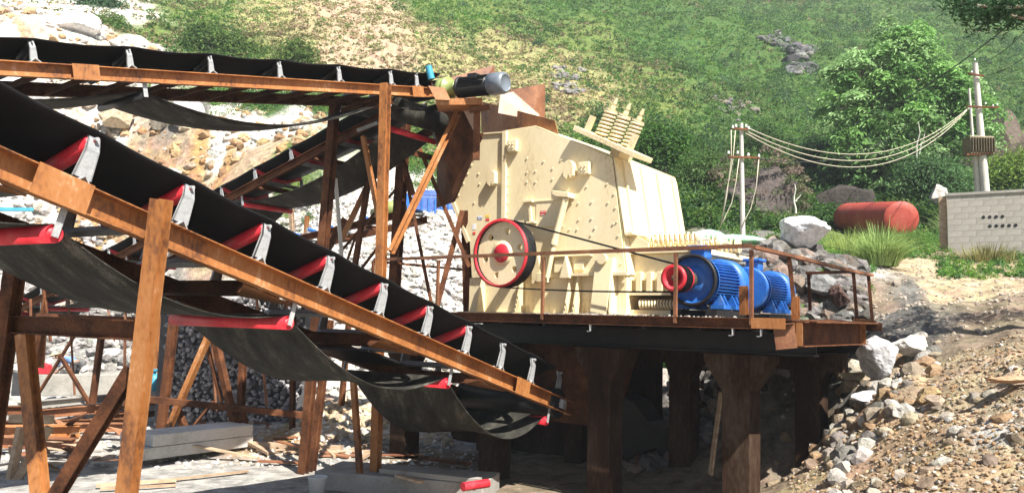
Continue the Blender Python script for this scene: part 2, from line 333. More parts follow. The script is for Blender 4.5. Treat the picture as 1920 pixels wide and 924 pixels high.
# a plain sheet far outside the view so the ground goes on
mb = MB(); mb.plate([(-500, -400, -3), (500, -400, -3), (500, 500, -3), (-500, 500, -3)], (0, 0, -.2)); tag(mb.build('outer_ground', M['concrete']), kind='structure')

# ------------------------------------------------------------------ rock shapes
def ico(sub):
    import bmesh
    bm = bmesh.new(); bmesh.ops.create_icosphere(bm, subdivisions=sub, radius=1)
    v = np.array([x.co[:] for x in bm.verts]); f = np.array([[x.index for x in p.verts] for p in bm.faces]); bm.free(); return v, f
def rockshape(sub, seed, cuts=9, rough=.0):
    v, f = ico(sub); v = v.copy(); r = np.random.default_rng(seed)
    for k in range(cuts):
        n = r.normal(size=3); n /= np.linalg.norm(n); d = r.uniform(.45, .8)
        v -= n[None] * np.clip(v @ n - d, 0, None)[:, None]
    if rough: v *= 1 + rough * fbm(v[:, 0] * 3, v[:, 1] * 3, v[:, 2] * 3 + seed, 4, seed)[:, None]
    v *= r.uniform(.75, 1.15, 3); return v, f
SH1 = [rockshape(1, s, 7) for s in range(14)]
SH2 = [rockshape(2, s + 50, 9, .16) for s in range(14)]
def rotm(n):
    q = RNG.normal(size=(n, 4)); q /= np.linalg.norm(q, axis=1)[:, None]; w, x, y, z = q.T
    return np.stack([1 - 2 * (y * y + z * z), 2 * (x * y - z * w), 2 * (x * z + y * w), 2 * (x * y + z * w), 1 - 2 * (x * x + z * z), 2 * (y * z - x * w),
                     2 * (x * z - y * w), 2 * (y * z + x * w), 1 - 2 * (x * x + y * y)], -1).reshape(n, 3, 3)
def scatter_rocks(name, x, y, size, col, sink=.25, label='', cat='rubble', zz=None, SH=None):
    n = len(x); z = height(x, y) if zz is None else zz; R = rotm(n); V = []; Fc = []; Cc = []; o = 0
    for k, (sv, sf) in enumerate(SH or SH1):
        ii = np.arange(k, n, len(SH1))
        if not len(ii): continue
        vv = np.einsum('nij,vj->nvi', R[ii], sv) * size[ii, None, None]; vv[:, :, 2] *= .8
        vv += np.stack([x[ii], y[ii], z[ii] + size[ii] * (.5 - sink)], -1)[:, None, :]
        ff = sf[None] + (o + np.arange(len(ii)) * len(sv))[:, None, None]
        V.append(vv.reshape(-1, 3)); Fc.append(ff.reshape(-1, 3)); Cc.append(np.repeat(col[ii], len(sv), 0)); o += vv.shape[0] * vv.shape[1]
    ob = linkobj(name, quick(name, np.vstack(V), np.vstack(Fc), M['rock'], np.vstack(Cc)))
    return tag(ob, label, cat, kind='stuff')
def pxpoly(n, poly, dmin, dmax):
    """n random ground points spread over a quadrilateral region given in bearing and distance"""
    a = RNG.uniform(poly[0], poly[1], n); d = np.exp(RNG.uniform(math.log(dmin), math.log(dmax), n))
    return (a - 960) / F * d, d
def rc(n, base, var=.2, tint=.03):
    b = np.array(base)[RNG.integers(0, len(base), n)]
    return np.clip(b * (1 + RNG.uniform(-var, var, (n, 1))) * (1 + RNG.uniform(-tint, tint, (n, 3))), .02, .85)
WH = [(.54, .52, .50), (.46, .44, .42), (.58, .56, .53), (.40, .37, .33)]
MX = [(.34, .30, .25), (.30, .23, .16), (.32, .21, .12), (.20, .16, .12), (.26, .2, .14), (.44, .41, .37)]
# pale stone slope
x, y = pxpoly(5200, (470, 1060), 23.2, 32.5); scatter_rocks('pale_stone_slope', x, y, RNG.uniform(.09, .24, len(x)), rc(len(x), WH), .3, 'steep slope of pale broken stone behind the conveyor trestles')
# quarry rubble on the left
x, y = pxpoly(2000, (-150, 640), 34, 48); tc_, rk_ = classes(x, y); k = (fbm(x / 4, y / 4, 0, 3, 77) + (tc_[:, 2] - .34) * 3 > .12); x, y = x[k], y[k]
scatter_rocks('quarry_rubble', x, y, RNG.uniform(.1, .55, len(x)) ** 1.2, rc(len(x), [(.52, .50, .47), (.44, .38, .31), (.40, .27, .16), (.5, .48, .45)]), .35, 'broken white and orange rock strewn over the quarry face')
# rubble in the yard
x, y = pxpoly(2200, (-100, 900), 16, 27); z0 = height(x, y); scatter_rocks('yard_gravel', x, y, RNG.uniform(.02, .09, len(x)), rc(len(x), [(.5, .49, .47), (.42, .40, .37), (.55, .5, .42)]), .4, 'pale stones and chippings scattered over the yard')
x, y = pxpoly(900, (560, 860), 19.5, 22.5); scatter_rocks('stone_heap_foot', x, y, RNG.uniform(.05, .22, len(x)), rc(len(x), [(.6, .56, .5), (.55, .42, .27), (.45, .36, .25)]), .35, 'tan and white stones at the foot of the pale slope')
# bank on the right
x, y = pxpoly(1400, (1440, 2100), 8, 19); k = (x - 1.2 < y) & (fbm(x / 1.6, y / 1.6, 0, 3, 31) + RNG.uniform(-.3, .3, len(x)) > -.1)
k &= ~((x / y > (1690 - 960) / F) & (y > 11)); x, y = x[k], y[k]
scatter_rocks('bank_rubble', x, y, .022 + .15 * RNG.uniform(0, 1, len(x)) ** 3.2, rc(len(x), MX), .6, 'loose rubble and clods covering the bank beside the platform', SH=SH2)
x, y = pxpoly(7000, (1480, 2000), 7.5, 13); scatter_rocks('bank_grit', x, y, .008 + .04 * RNG.uniform(0, 1, len(x)) ** 2, rc(len(x), [(.36, .26, .16), (.30, .21, .14), (.40, .31, .21), (.30, .19, .10), (.44, .39, .33)]), .35, 'crumbled soil and grit on the near part of the bank')
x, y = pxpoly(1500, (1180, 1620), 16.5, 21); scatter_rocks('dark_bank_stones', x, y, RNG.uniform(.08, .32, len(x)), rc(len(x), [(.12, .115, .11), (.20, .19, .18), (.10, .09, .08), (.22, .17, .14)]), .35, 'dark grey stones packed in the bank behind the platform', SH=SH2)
x, y = pxpoly(900, (1640, 2000), 14, 24); scatter_rocks('track_stones', x, y, RNG.uniform(.015, .07, len(x)), rc(len(x), [(.45, .38, .3), (.36, .3, .25)]), .4, 'small stones lying along the dirt track')
def boulder(px, py, d, s, col, label, seed, sc=(1, 1, .8), rot=0., group=None, name='boulder', sub=4):
    v, f = rockshape(sub, seed, 12, .15); v = v * np.array(sc) * s
    c, q = math.cos(rot), math.sin(rot); v = v @ np.array([[c, q, 0], [-q, c, 0], [0, 0, 1]])
    p = P(px, py, d); n = fbm(v[:, 0] * 2.2 / s, v[:, 1] * 2.2 / s, v[:, 2] * 2.2 / s + seed, 3, seed)[:, None]
    cc = np.clip(np.array(col)[None] * (1 + .28 * n), .02, .9)
    o = linkobj(name, quick(name, v, f, M['rock'], cc), None, p); return tag(o, label, 'rock', group)
W1 = (.60, .60, .61)
boulder(1498, 447, 19.3, .98, (.80, .80, .82), 'large pale grey boulder perched on the bank edge behind the handrail', 5, (1.08, .9, .68), -.1)
boulder(1650, 670, 13.6, .42, (.5, .49, .5), 'grey faceted boulder lodged beside the end of the platform beam', 12, (1.15, 1, .8), .4)
boulder(1590, 690, 14.6, .38, (.5, .45, .36), 'tan and grey boulder just behind the rear corner column', 19, (1.2, 1, .85), 1.)
boulder(1712, 650, 13.8, .30, (.55, .52, .48), 'pale angular boulder at the top of the rubble bank', 23, (1.2, 1, .7), .2)
boulder(1740, 740, 11.4, .20, (.45, .32, .17), 'tan brown block sitting in the middle of the bank', 31, (1.1, 1, .9), .7)
boulder(1630, 745, 13.0, .26, (.55, .54, .54), 'flat light grey stone below the faceted boulder', 37, (1.3, 1, .6), .1)
boulder(1740, 795, 10.8, .13, (.56, .48, .36), 'cream coloured stone below the tan brown block', 41, (1, 1, .9), .2)
boulder(1660, 785, 12.2, .24, (.52, .46, .35), 'dusty cream boulder half buried in the bank', 43, (1, 1, .9), .9)
boulder(1600, 905, 11.3, .20, (.62, .55, .46), 'pale stone at the foot of the bank by the rear column', 47, (1.2, 1, .8), .9)
boulder(1525, 895, 13.4, .24, (.5, .42, .34), 'grey brown stone on the ground beside the rear corner column', 53, (1.1, 1, .8), .3)
boulder(1895, 712, 10.0, .22, (.46, .29, .18), 'flat orange brown slab on the right of the track', 59, (1.6, 1, .35), .2)
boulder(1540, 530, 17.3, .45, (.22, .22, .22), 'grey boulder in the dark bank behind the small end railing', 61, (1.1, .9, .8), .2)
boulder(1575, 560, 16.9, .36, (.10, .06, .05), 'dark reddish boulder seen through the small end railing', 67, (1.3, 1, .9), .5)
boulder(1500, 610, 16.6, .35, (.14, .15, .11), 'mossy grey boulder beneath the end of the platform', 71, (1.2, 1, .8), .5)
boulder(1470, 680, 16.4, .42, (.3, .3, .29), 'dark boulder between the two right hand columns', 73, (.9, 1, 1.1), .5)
boulder(1240, 720, 20.5, .75, (.33, .29, .26), 'large brown boulder framed between the middle columns', 79, (1.2, 1, .8), .5)
boulder(1300, 640, 18.9, .5, (.2, .19, .18), 'grey boulder behind the blue motors', 83, (1.2, 1, .8), .5)
boulder(1420, 500, 18.6, .4, (.24, .23, .22), 'grey stone on the bank between the two blue motors', 89, (1.3, 1, .8), .1)
boulder(1375, 490, 19.2, .3, (.3, .26, .2), 'tan stone on the bank above the nearer blue motor', 97, (1.3, 1, .8), .1)
boulder(345, 215, 40.5, 1.1, (.44, .41, .42), 'pale angular boulder at the top of the orange quarry cut', 101, (1.1, 1, .9), .8)
boulder(300, 228, 40.6, .8, (.16, .14, .11), 'dark brown boulder beside the orange quarry cut', 103, (1.1, 1, .9), .8)
boulder(225, 218, 40.8, 1.1, (.44, .36, .25), 'rounded cream boulder at the left of the orange quarry cut', 107, (1.1, 1, .8), .8)
boulder(150, 60, 46, 1.5, (.68, .66, .66), 'white boulder high on the quarry above the upper conveyor', 109, (1.5, 1, .7), .3)
boulder(60, 60, 45, 1.6, (.68, .62, .60), 'pinkish white boulder at the top left of the quarry', 113, (1.5, 1, .8), .3)
boulder(20, 175, 38, 1.3, (.68, .66, .66), 'white boulder beneath the left end of the upper conveyor', 127, (1.4, 1, .8), .3)
boulder(1418, 382, 38, 3.5, (.085, .07, .065), 'tall dark rock outcrop with dry creepers behind the utility pole', 131, (.85, .8, .95), .2, name='rock_outcrop', sub=5)
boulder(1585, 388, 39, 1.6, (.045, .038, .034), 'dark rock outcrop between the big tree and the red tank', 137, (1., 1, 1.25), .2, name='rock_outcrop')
boulder(1858, 300, 50, 2.4, (.11, .085, .07), 'brown rock outcrop behind the transformer pole', 139, (1.1, 1, 1.2), .2, name='rock_outcrop')
boulder(1755, 375, 38, .75, (.5, .46, .42), 'pale rock standing just left of the block wall', 149, (.7, 1, 1.3), .2)

# small cliffs on the hill: clusters of weathered rock
def cliff(poly, d0, d1, n, size, label, c=((.10, .10, .11), (.16, .155, .15), (.07, .07, .07))):
    x, y = pxpoly(n, poly, d0, d1); scatter_rocks('cliff_rocks', x, y, RNG.uniform(.5, 1., n) * size, rc(n, list(c)), .45, label, SH=SH2)
cliff((1485, 1530), 80, 92, 60, 1.1, 'steep grey cliff rocks high on the hill left of the big tree')
cliff((1430, 1500), 88, 97, 40, .8, 'grey rock outcrops left of the steep cliff on the hill')
cliff((1030, 1090), 56, 64, 50, .45, 'grey weathered stones on the slope above the crusher feed', ((.22, .21, .2), (.16, .15, .15)))
cliff((1340, 1420), 60, 66, 24, .5, 'brown grey stones on the hill above the pole', ((.2, .17, .15), (.16, .15, .15)))
x, y = pxpoly(190, (1560, 1760), 11, 15); scatter_rocks('bank_blocks', x, y, .06 + .2 * RNG.uniform(0, 1, len(x)) ** 2, rc(len(x), [(.42, .39, .35), (.32, .26, .19), (.22, .2, .18), (.3, .2, .12)]), .6, 'broken grey and tan blocks on the upper part of the bank', SH=SH2)

x, y = pxpoly(750, (130, 600), 34, 41); tc_, rk_ = classes(x, y); k = (tc_[:, 2] < .40) & (fbm(x / 2, y / 2, 0, 3, 79) > -.1); x, y = x[k], y[k]
scatter_rocks('orange_clods', x, y, .06 + .4 * RNG.uniform(0, 1, len(x)) ** 2.5, rc(len(x), [(.34, .21, .10), (.40, .27, .15), (.26, .16, .09), (.44, .36, .26)], .25, .05), .5, 'orange and tan clods and stones on the cut earth face')
x, y = pxpoly(1300, (-80, 330), 31.5, 38); scatter_rocks('left_rubble', x, y, .08 + .35 * RNG.uniform(0, 1, len(x)) ** 2, rc(len(x), [(.3, .29, .28), (.4, .38, .36), (.2, .19, .18), (.46, .44, .42)]), .35, 'grey rubble behind the low wall on the left')

boulder(1372, 478, 20.2, .75, (.2, .19, .18), 'flat topped grey rock carrying the green sacking', 181, (1.25, .8, .5), 0)
# ------------------------------------------------------------------ vegetation
def leaves(cen, nrm, size, col, aspect=.5):
    """diamond leaves: centres, normals, sizes, colours -> verts, faces, colours"""
    n = len(cen); t = RNG.normal(size=(n, 3)); t -= (t * nrm).sum(1, keepdims=True) * nrm; t /= np.linalg.norm(t, axis=1, keepdims=True) + 1e-9
    b = np.cross(nrm, t); s = size[:, None]; bend = nrm * s * .18
    V = np.stack([cen - t * s, cen + b * s * aspect + bend, cen + t * s - bend * 1.5, cen - b * s * aspect + bend], 1).reshape(-1, 3)
    Fc = (np.arange(n)[:, None] * 4 + np.arange(4)[None]); return V, Fc, np.repeat(col, 4, 0)
def unit(n): v = RNG.normal(size=(n, 3)); return v / np.linalg.norm(v, axis=1, keepdims=True)
def bushes(cx, cy, r, h, per, lsize, col, jitter=.25, z=None):
    """leaf shells over many low mounds"""
    z = height(cx, cy) if z is None else z; n = len(cx); u = unit(n * per); u[:, 2] = np.abs(u[:, 2]) * 1.0 - .08
    rr = np.repeat(r, per) * RNG.uniform(.55, 1.08, n * per); hh = np.repeat(h, per) * RNG.uniform(.6, 1.05, n * per)
    c = np.stack([np.repeat(cx, per) + u[:, 0] * rr, np.repeat(cy, per) + u[:, 1] * rr, np.repeat(z, per) + u[:, 2] * hh], -1)
    nn = u * .8 + unit(n * per) * .7; nn[:, 2] += .35; nn /= np.linalg.norm(nn, axis=1, keepdims=True)
    cc = np.repeat(col, per, 0) * (1 + RNG.uniform(-jitter, jitter, (n * per, 1)))
    return leaves(c, nn, np.repeat(lsize, per) * RNG.uniform(.6, 1.3, n * per), np.clip(cc, .01, .8))
def join(parts):
    V = []; Fc = []; Cc = []; o = 0
    for v, f, c in parts: V.append(v); Fc.append(f + o); Cc.append(c); o += len(v)
    return np.vstack(V), np.vstack(Fc), np.vstack(Cc)
GRN = np.array([(.065, .16, .025), (.095, .21, .03), (.05, .125, .03), (.13, .22, .04), (.06, .14, .045)])
DRY = np.array([(.30, .26, .13), (.36, .29, .17), (.22, .24, .09), (.38, .27, .19), (.16, .20, .06)])
# hillside cover
n = 46000
x, y = pxpoly(n, (-150, 2150), 36, 175); tc, rk = classes(x, y)
gi = np.clip((tc[:, 1] - tc[:, 0]) * 14 + .35, 0, 1); keep = (RNG.uniform(size=n) > rk * .8) & (tc[:, 0] < .5)
px_ = 960 + x / y * F
keep &= ~((px_ < 660) & (y < 41)) & ~((px_ < 1080) & (y < 33.5))
keep &= ~((px_ < 300) & (y < 52) & (tc[:, 0] > .33))
x, y, gi, tc = x[keep], y[keep], gi[keep], tc[keep]
big = fbm(x / 6, y / 6, 0, 3, 41) * 1.4; gi = np.clip(gi + big * .5, 0, 1)
pick = RNG.uniform(size=len(x)) < gi
col = np.where(pick[:, None], GRN[RNG.integers(0, 5, len(x))], DRY[RNG.integers(0, 5, len(x))]) * (1 + .45 * big[:, None])
sc = (y / 60) ** .75; r = (.16 + .5 * RNG.uniform(0, 1, len(x)) ** 2) * sc * np.where(pick, 1.15, .8)
v, f, c = bushes(x, y, r, r * RNG.uniform(.6, 1.3, len(x)), 11, .085 * sc + .03, col, .35)
tag(linkobj('hillside_shrubs', quick('hillside_shrubs', v, f, M['leaf'], c)), 'low shrubs, ferns and dry grass covering the hillside', 'shrubs', kind='stuff')
# denser green scrub at the foot of the hill on the right and behind the crusher
x, y = pxpoly(2600, (1100, 2100), 32, 52); k = ~((x / y < .04) & (y < 40)); x, y = x[k], y[k]
k = ~((np.abs(x / y - (1640 - 960) / F) < .08) & (y < 34)); x, y = x[k], y[k]
col = GRN[RNG.integers(0, 5, len(x))] * RNG.uniform(.45, .95, (len(x), 1)); r = RNG.uniform(.3, .9, len(x))
v, f, c = bushes(x, y, r, r * RNG.uniform(.8, 1.6, len(x)), 60, np.full(len(x), .10), col)
tag(linkobj('scrub', quick('scrub', v, f, M['leaf'], c)), 'dense green scrub at the foot of the hill behind the tank and poles', 'scrub', kind='stuff')
# taller bushes and saplings scattered over the slope
x, y = pxpoly(1000, (700, 2150), 46, 165); k = RNG.uniform(size=len(x)) < .25 + .75 * np.clip((x / y + .05) * 2.5, 0, 1); x, y = x[k], y[k]; sc = (y / 60) ** .7
col = np.array([(.05, .12, .035), (.08, .17, .05), (.12, .2, .06), (.045, .10, .045)])[RNG.integers(0, 4, len(x))] * RNG.uniform(.7, 1.3, (len(x), 1)); r = RNG.uniform(.5, 1.3, len(x)) * sc
v, f, c = bushes(x, y, r, r * RNG.uniform(.8, 1.7, len(x)), 110, .10 * sc, col)
tag(linkobj('hillside_bushes', quick('hillside_bushes', v, f, M['leaf'], c)), 'darker bushes and saplings dotted over the hillside', 'bushes', kind='stuff')
# small weeds: quarry terrace and bank
ps = []
for (a, b, d0, d1, n, rr, cl) in [(500, 610, 31, 34, 60, .35, 0), (380, 520, 40, 43, 60, .6, 0), (520, 640, 40, 43, 50, .5, 0), (1530, 1640, 17.5, 21, 40, .18, 1), (1760, 1960, 20, 24.3, 130, .22, 1),
                                  (1590, 1720, 24, 28.5, 120, .35, 1), (1640, 1790, 24.5, 31, 120, .4, 1), (1440, 1600, 21, 29, 120, .3, 1), (1490, 1540, 16.8, 17.6, 22, .2, 1), (1180, 1260, 21, 24, 60, .35, 1), (740, 880, 32.8, 38, 130, .5, 0), (1330, 1420, 25, 32, 100, .35, 0)]:
    x, y = pxpoly(n, (a, b), d0, d1); g_ = (GRN * 1.25 if cl else GRN)[RNG.integers(0, 5, n)]; r = RNG.uniform(.5, 1.2, n) * rr
    ps.append(bushes(x, y, r, r * 1.1, 40, np.full(n, .035 + .04 * rr), g_))
v, f, c = join(ps); tag(linkobj('weeds', quick('weeds', v, f, M['leaf'], c)), 'green weeds growing on the bank, terrace and around the tank', 'weeds', kind='stuff')

def blades(base, n, spread, length, width, col, droop=1., seed=0):
    """long grass blades arching out of one clump"""
    r = np.random.default_rng(seed); V = []; Fc = []; Cc = []
    for k in range(n):
        a = r.uniform(0, 2 * math.pi); L = length * r.uniform(.5, 1.1); out = r.uniform(.15, 1.0); w = width * r.uniform(.6, 1.2)
        o = np.array(base) + np.array([math.cos(a), math.sin(a), 0]) * r.uniform(0, spread); d = np.array([math.cos(a), math.sin(a), 0]); sd = np.array([-d[1], d[0], 0])
        b0 = len(V)
        for j in range(5):
            t = j / 4; p = o + d * L * out * t * (.5 + .5 * t) + np.array([0, 0, 1]) * L * (t - droop * .62 * out * t * t); ww = w * (1 - t * .92)
            V += [p - sd * ww, p + sd * ww]
        for j in range(4): Fc.append([b0 + 2 * j, b0 + 2 * j + 1, b0 + 2 * j + 3, b0 + 2 * j + 2])
        cc = np.array(col) * r.uniform(.6, 1.35); Cc += [cc] * 10
    return np.array(V), np.array(Fc), np.array(Cc)
def grass_clump(px, py, d, n, spread, length, label, seed, col=(.32, .44, .15), width=.020):
    p = P(px, py, d); v, f, c = blades((0, 0, -.05), n, spread, length, width, col, 1., seed)
    o = linkobj('grass_clump', quick('grass_clump', v, f, M['leaf'], c), None, (p.x, p.y, hz(p.x, p.y))); return tag(o, label, 'grass')
grass_clump(1650, 500, 21.5, 1100, .45, 1.35, 'tall arching grass clump beside the dirt track in front of the tank', 3)
grass_clump(1590, 470, 23.5, 600, .6, .95, 'shorter grass clump between the pale boulder and the red tank', 4, (.32, .40, .12))
grass_clump(1700, 460, 28, 400, .6, .9, 'grass clump below the right end of the red tank', 5, (.18, .32, .08))
grass_clump(1212, 715, 21.5, 260, .35, .9, 'grass clump glimpsed between the middle platform columns', 6, (.24, .34, .10))
grass_clump(1485, 395, 34, 250, .5, 1.4, 'pale reedy grass clump at the foot of the rock outcrop', 8, (.26, .32, .14))
grass_clump(1850, 470, 23.8, 500, .9, .7, 'dry grass clump against the block wall on the right', 9, (.28, .27, .11))
grass_clump(1780, 350, 31, 250, .3, 1.5, 'spiky reed clump behind the left end of the block wall', 10, (.26, .34, .14))

def limb(mb, p, q, r0, r1, seed, k=5, wob=.12):
    r = random.Random(seed); pts = [Vector(p).lerp(Vector(q), i / k) + Vector((r.uniform(-1, 1), r.uniform(-1, 1), r.uniform(-1, 1))) * wob * (0 if i in (0, k) else (Vector(q) - Vector(p)).length * .3) for i in range(k + 1)]
    for i in range(k): mb.tube(pts[i], pts[i + 1], r0 + (r1 - r0) * i / k, 9, r0 + (r1 - r0) * (i + 1) / k)
    return pts
def tree(px, py, d, ell, ntuft, per, leaf, col, label, seed, name='tree', trunk_r=.12, flat=.45, zbase=None, group=None, tuft=.55, aspect=.35, bright=1.):
    """ell: list of ellipsoids (dx, dz, rx, rz) in metres about the trunk foot; leaf sprays sit on their shells"""
    global RNG
    keepR = RNG; RNG = np.random.default_rng(seed); rr = random.Random(seed)
    p = P(px, py, d); base = Vector((p.x, p.y, hz(p.x, p.y) - .1)); t = thing(name, base, label, 'tree' if name == 'tree' else 'bush', group)
    ps = []; mb = MB(); tot = sum(e[2] * e[3] for e in ell); p0 = base
    for (dx, dz, rx, rz) in ell:
        cz_ = p.z + dz; cc = Vector((p.x + dx, p.y, cz_)); m = max(3, int(ntuft * rx * rz / tot))
        mid = base.lerp(cc, .45) + Vector((0, 0, .15 * (cz_ - base.z)))
        limb(mb, base, mid, trunk_r, trunk_r * .7, seed + int(dx * 10)); limb(mb, mid, cc, trunk_r * .7, trunk_r * .3, seed + 5)
        u = unit(m); u[:, 2] = u[:, 2] * .85 + .12; rad_ = RNG.uniform(.68, 1.08, m)[:, None]
        tc = np.array(cc)[None] + u * rad_ * np.array([rx, rx * .9, rz])[None]
        for j in range(0, m, max(1, m // 10)): limb(mb, cc, tc[j], trunk_r * .3, trunk_r * .08, seed + j, 3)
        # sprays: a flattish dome of drooping leaves
        q = RNG.normal(size=(m * per, 3)) * np.array([1, 1, flat]) * tuft * np.repeat(RNG.uniform(.6, 1.3, m), per)[:, None]
        q[:, 2] -= .35 * (q[:, 0] ** 2 + q[:, 1] ** 2) / tuft
        c = np.repeat(tc, per, 0) + q; nn = np.stack([q[:, 0] * .9, q[:, 1] * .9, np.full(len(q), .8)], -1) / 1 + unit(len(q)) * .38; nn /= np.linalg.norm(nn, axis=1, keepdims=True)
        cl = np.array(col)[RNG.integers(0, len(col), m)] * RNG.uniform(.7, 1.25, (m, 1)) * bright
        ps.append(leaves(c, nn, leaf * RNG.uniform(.6, 1.3, len(c)), np.clip(np.repeat(cl, per, 0) * RNG.uniform(.8, 1.25, (len(c), 1)), .01, .8), aspect))
    mb.build('trunk', M['bark'], t)
    v, f, c = join(ps); me = quick('crown', v - np.array(base)[None], f, M['leaf'], c); linkobj('crown', me, t)
    RNG = keepR; return t
TG = [(.19, .36, .10), (.24, .42, .13), (.15, .30, .09), (.30, .46, .20)]
# the big tree: foot about pixel 1690, 400
tree(1700, 400, 44, [(-.3, 10.0, 1.5, 1.2), (-.2, 8.9, 1.9, 1.2), (-2.2, 7.8, 1.8, 1.4), (2.6, 7.6, 1.3, 1.), (-.3, 7.4, 2.0, 1.5), (1.6, 7.4, 1.8, 1.3), (-3.2, 5.9, 1.5, 1.3), (-1., 5.2, 2.3, 1.6), (1.5, 5.4, 2.2, 1.5), (3.3, 6.1, 1.6, 1.2), (4.2, 4.6, 1.2, 1.),
                     (-3., 4.0, 1.5, 1.2), (-.8, 3.2, 1.8, 1.2), (1.8, 3.4, 1.7, 1.1), (-1.6, 1.6, 1.6, .9), (2.6, 1.9, 1.3, .9)],
     360, 130, .15, TG, 'large spreading broadleaf tree with layered foliage left of the transformer pole', 21, trunk_r=.17, tuft=.46, flat=.2)
tree(1590, 370, 47, [(0, .8, 1.8, 1.4), (1.6, 1.8, 1.3, 1.)], 110, 90, .12, [(.045, .11, .04), (.06, .14, .04)], 'dark leafy tree under the left side of the big tree', 22)
tree(1455, 300, 52, [(0, 0, 1.9, 1.5), (1.8, .8, 1.4, 1.1), (-1.2, 1.4, 1.3, 1.)], 120, 90, .12, [(.06, .13, .035), (.08, .16, .04)], 'rounded green tree rising behind the rock outcrop', 23)
tree(1240, 275, 38, [(0, 0, .95, .95), (.5, .5, .7, .6), (-.45, .4, .6, .6)], 130, 100, .085, [(.10, .22, .04), (.06, .15, .05), (.09, .2, .04)], 'bright green bush right behind the crusher spring assembly', 24, name='bush', tuft=.3)
tree(400, 85, 54, [(0, 0, 1.5, 1.2), (1.8, -.5, 1.4, .9), (-.6, .9, 1., .7)], 120, 80, .13, [(.10, .18, .04), (.13, .21, .05), (.07, .14, .04)], 'green bush on the dry slope above the upper conveyor', 25, name='bush')
tree(555, 95, 52, [(0, -.1, .9, .8)], 40, 80, .12, [(.12, .19, .04), (.09, .16, .04)], 'small green bush right above the upper conveyor belt', 26, name='bush')
tree(190, 8, 58, [(0, 0, 1.2, .9)], 60, 80, .13, [(.05, .12, .05), (.06, .14, .06)], 'dark bluish bush cut by the top edge of the picture', 27, name='bush')
tree(200, 48, 53, [(0, 0, 1.1, .7)], 60, 80, .12, [(.11, .19, .04), (.12, .2, .06)], 'light green bush below the dark bush at the top of the quarry', 28, name='bush')
tree(1885, 320, 42, [(0, 0, 1.1, .8), (1., .3, 1., .8)], 110, 90, .09, [(.20, .30, .05), (.15, .25, .05)], 'yellow green bush on the right behind the block wall', 29, name='bush')
tree(1760, 330, 40, [(0, 0, 1.0, .7), (-.8, .3, .9, .6)], 110, 90, .09, [(.09, .18, .07), (.07, .15, .05)], 'leafy bush left of the transformer pole foot', 30, name='bush')
tree(1320, 330, 40, [(0, 0, 1.0, 1.3)], 80, 80, .10, [(.08, .16, .04), (.10, .18, .05)], 'green bush between the crusher and the leaning utility pole', 33, name='bush')
tree(1540, 290, 50, [(0, 0, 1.3, 1.)], 60, 90, .12, [(.04, .10, .04)], 'dark bush at the left foot of the big tree', 34, name='bush')
# tree at the right whose branch reaches into the top corner
tb = P(2250, 700, 12); base = Vector((tb.x, tb.y, hz(tb.x, tb.y) - .1)); t = thing('tree', base, 'dark leafy branch hanging into the top right corner', 'tree')
mb = MB(); top = P(2180, 60, 12); limb(mb, base, top, .2, .12, 3); ends = [P(1800, 6, 11.5), P(1850, 20, 11.8), P(1890, 4, 12), P(1920, 25, 12.2), P(1960, -20, 12.2), P(2050, -60, 12), P(2150, -90, 12), P(2000, 40, 12.5), P(2250, -60, 12.5)]
for i, e in enumerate(ends): limb(mb, top, e, .06, .015, 40 + i)
mb.build('trunk', M['bark'], t); ps = []
for e in ends + [P(2080, -40, 12.3), P(2130, 20, 12), P(2200, -20, 12.4), P(2300, 0, 12), P(2250, 60, 12.5), P(2330, 90, 12), P(2180, 90, 12.2), P(2220, -140, 12), P(2120, -130, 12)] + [P(1830, -10, 12), P(1870, 14, 11.6), P(1905, -5, 11.6), P(1940, 5, 12), P(1990, 0, 12)]:
    for q in range(4):
        m = 70; c = np.array(e)[None] + RNG.normal(size=(m, 3)) * np.array([.16, .16, .07]) + RNG.normal(size=3) * .09; nn = unit(m); nn[:, 2] = np.abs(nn[:, 2]) + .5; nn /= np.linalg.norm(nn, axis=1, keepdims=True)
        ps.append(leaves(c, nn, RNG.uniform(.03, .065, m), np.array([(.035, .09, .035)]) * RNG.uniform(.7, 1.3, (m, 1)), .35))
v, f, c = join(ps); linkobj('crown', quick('crown', v - np.array(base)[None], f, M['leaf'], c), t)

# dry creepers hanging over the tall outcrop
p = P(1418, 382, 38); n = 110; a = RNG.uniform(0, 2 * math.pi, n); hgt_ = RNG.uniform(-.3, 1, n)
cxx = p.x + np.cos(a) * 2.35 * np.sqrt(1 - .8 * np.clip(hgt_, 0, 1) ** 2); cyy = p.y + np.sin(a) * 2.2 * np.sqrt(1 - .8 * np.clip(hgt_, 0, 1) ** 2); czz = p.z + hgt_ * 2.3
cc = np.array([(.20, .15, .12), (.26, .2, .15), (.12, .15, .06), (.1, .17, .04)])[RNG.integers(0, 4, n)]
v, f, c = bushes(cxx, cyy, np.full(n, .3), np.full(n, .35), 40, np.full(n, .07), cc, z=czz)
tag(linkobj('creepers', quick('creepers', v, f, M['leaf'], c)), 'dry creepers and weeds covering the tall dark outcrop', 'creepers', kind='stuff')

x, y = pxpoly(60, (1530, 1610), 35.5, 37.2); v, f, c = bushes(x, y, RNG.uniform(.3, .6, 60), RNG.uniform(.5, 1.1, 60), 70, np.full(60, .08), GRN[RNG.integers(0, 5, 60)] * .8)
tag(linkobj('scrub', quick('scrub', v, f, M['leaf'], c)), 'green scrub growing up against the dark outcrop left of the tank', 'scrub', kind='stuff')
